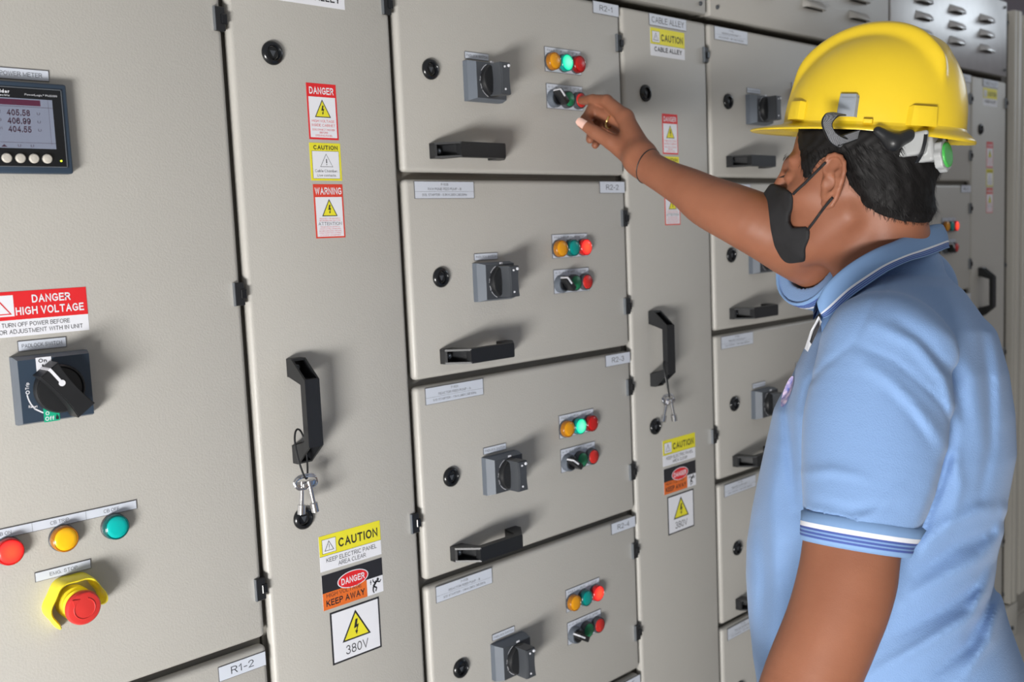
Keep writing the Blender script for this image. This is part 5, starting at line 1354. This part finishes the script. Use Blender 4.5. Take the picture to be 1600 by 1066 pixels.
# webbing strap: loops out through the clip, under the brim and back over the hair
def band(pts, wdir, w_, m, name, label=None, edge=BLACK):
    pts = spline(pts, 6); b = MB(); vs = []; fs = []; fe = []
    n = len(pts); wd_ = spline(wdir, 6) if np.ndim(wdir[0]) else np.array([wdir]*n)
    for k in range(n):
        W_ = wd_[k]/np.linalg.norm(wd_[k]); t_ = pts[min(k+1, n-1)]-pts[max(k-1, 0)]; t_ /= np.linalg.norm(t_); N_ = np.cross(t_, W_); N_ /= np.linalg.norm(N_)
        for x, y in ((-.5, -.0007), (-.40, -.0009), (.40, -.0009), (.5, -.0007), (.5, .0007), (.40, .0009), (-.40, .0009), (-.5, .0007)): vs.append(hv(pts[k]+W_*x*w_+N_*y))
    for k in range(n-1):
        for j in range(8):
            f_ = (k*8+j, k*8+(j+1) % 8, (k+1)*8+(j+1) % 8, (k+1)*8+j); (fs if j in (1, 5) else fe).append(f_)
    b.add(vs, fs, m, True); b.add(vs, fe, edge, True); return b.obj(name, hat, label)
wq = 1.213
band([P(1312, 178, wq+.005), P(1300, 180, wq-.008), P(1292, 192, wq-.014), P(1296, 206, wq-.010), P(1306, 218, wq+.002), P(1318, 224, wq+.014)],
     [P(1330, 184, wq)-P(1300, 178, wq), P(1322, 184, wq)-P(1298, 180, wq), P(1312, 196, wq)-P(1288, 192, wq-.01), P(1312, 206, wq)-P(1290, 210, wq-.01), P(1318, 212, wq+.0)-P(1302, 222, wq), P(1326, 216, wq)-P(1312, 230, wq)], .0165, WEB, 'chin_strap', 'grey webbing strap looped through the side clip')
band([P(1312, 220, wq+.008), P(1330, 214, wq+.016), P(1344, 209, wq+.024), P(1352, 207, wq+.034)], [np.array([.15, .5, 0])]*4, .0140, WEB, 'chin_strap')
# suspension and ratchet at the back
def blob(name, f, lo, hi, h, m, label=None):
    V, F = surface(f, lo, hi, h); V = smooth(V, F, 1); return quad_obj(name, to_world(V), F, m, hat, label)[0]
nk = np.array([.74, 0, -.67]); nk = nk*math.cos(.12)-HU*math.sin(.12)*-.4; nk /= np.linalg.norm(nk); tk = np.cross(nk, HU); tk /= np.linalg.norm(tk); uk = np.cross(tk, nk); uk = uk if uk@HU > 0 else -uk
KC = P(1479, 242, 1.228); AK = np.array([nk, tk, uk])
def cyl_sd(Q, c, axis, r, hl, rnd=.001):
    d = Q-c; a = d@axis; q = np.linalg.norm(d-np.outer(a, axis), axis=1); x = np.stack([q-r+rnd, np.abs(a)-hl+rnd], -1)
    return np.linalg.norm(np.maximum(x, 0), axis=1)+np.minimum(x.max(1), 0)-rnd
blob('ratchet_disc', lambda Q: cyl_sd(Q, KC, nk, .0155, .0030, .0015), KC-.025, KC+.025, .0012, HATGR, 'green ratchet disc')
def kn(Q):
    L = (Q-KC)@AK.T; ang = np.arctan2(L[:, 2], L[:, 1]); return cyl_sd(Q, KC-nk*.0050, nk, 1.0, .0050, .001)*0+np.maximum(np.hypot(L[:, 1], L[:, 2])-(.0200+.0011*np.cos(ang*8)), np.abs(L[:, 0]+.0050)-.0050)
blob('ratchet_knob', kn, KC-.030, KC+.030, .0013, HATL)
blob('ratchet_housing', lambda Q: smin(box_sd(Q, P(1452, 233, 1.238), AK, (.0110, .0200, .0165), .004), box_sd(Q, P(1425, 226, 1.222), np.array([np.array([.93, -.12, -.35])/1.0, tk, uk]), (.0170, .0100, .0140), .004), .004), P(1425, 226, 1.222)-.05, P(1452, 233, 1.24)+.05, .0015, HATL, 'light grey ratchet housing')
band([P(1447, 206, 1.204), P(1445, 222, 1.196), P(1440, 240, 1.197), P(1432, 254, 1.208)], [np.array([.5, .1, -.1])]*4, .0045, BLACK, 'black_band')
blob('suspension_arm', lambda Q: smin(cap(Q, P(1372, 205, 1.215), P(1396, 222, 1.212), .006, .010), cap(Q, P(1396, 222, 1.212), P(1420, 212, 1.215), .010, .008), .006), P(1398, 220, 1.23)-.06, P(1398, 220, 1.23)+.06, .0015, BLACK)
tm('hat')
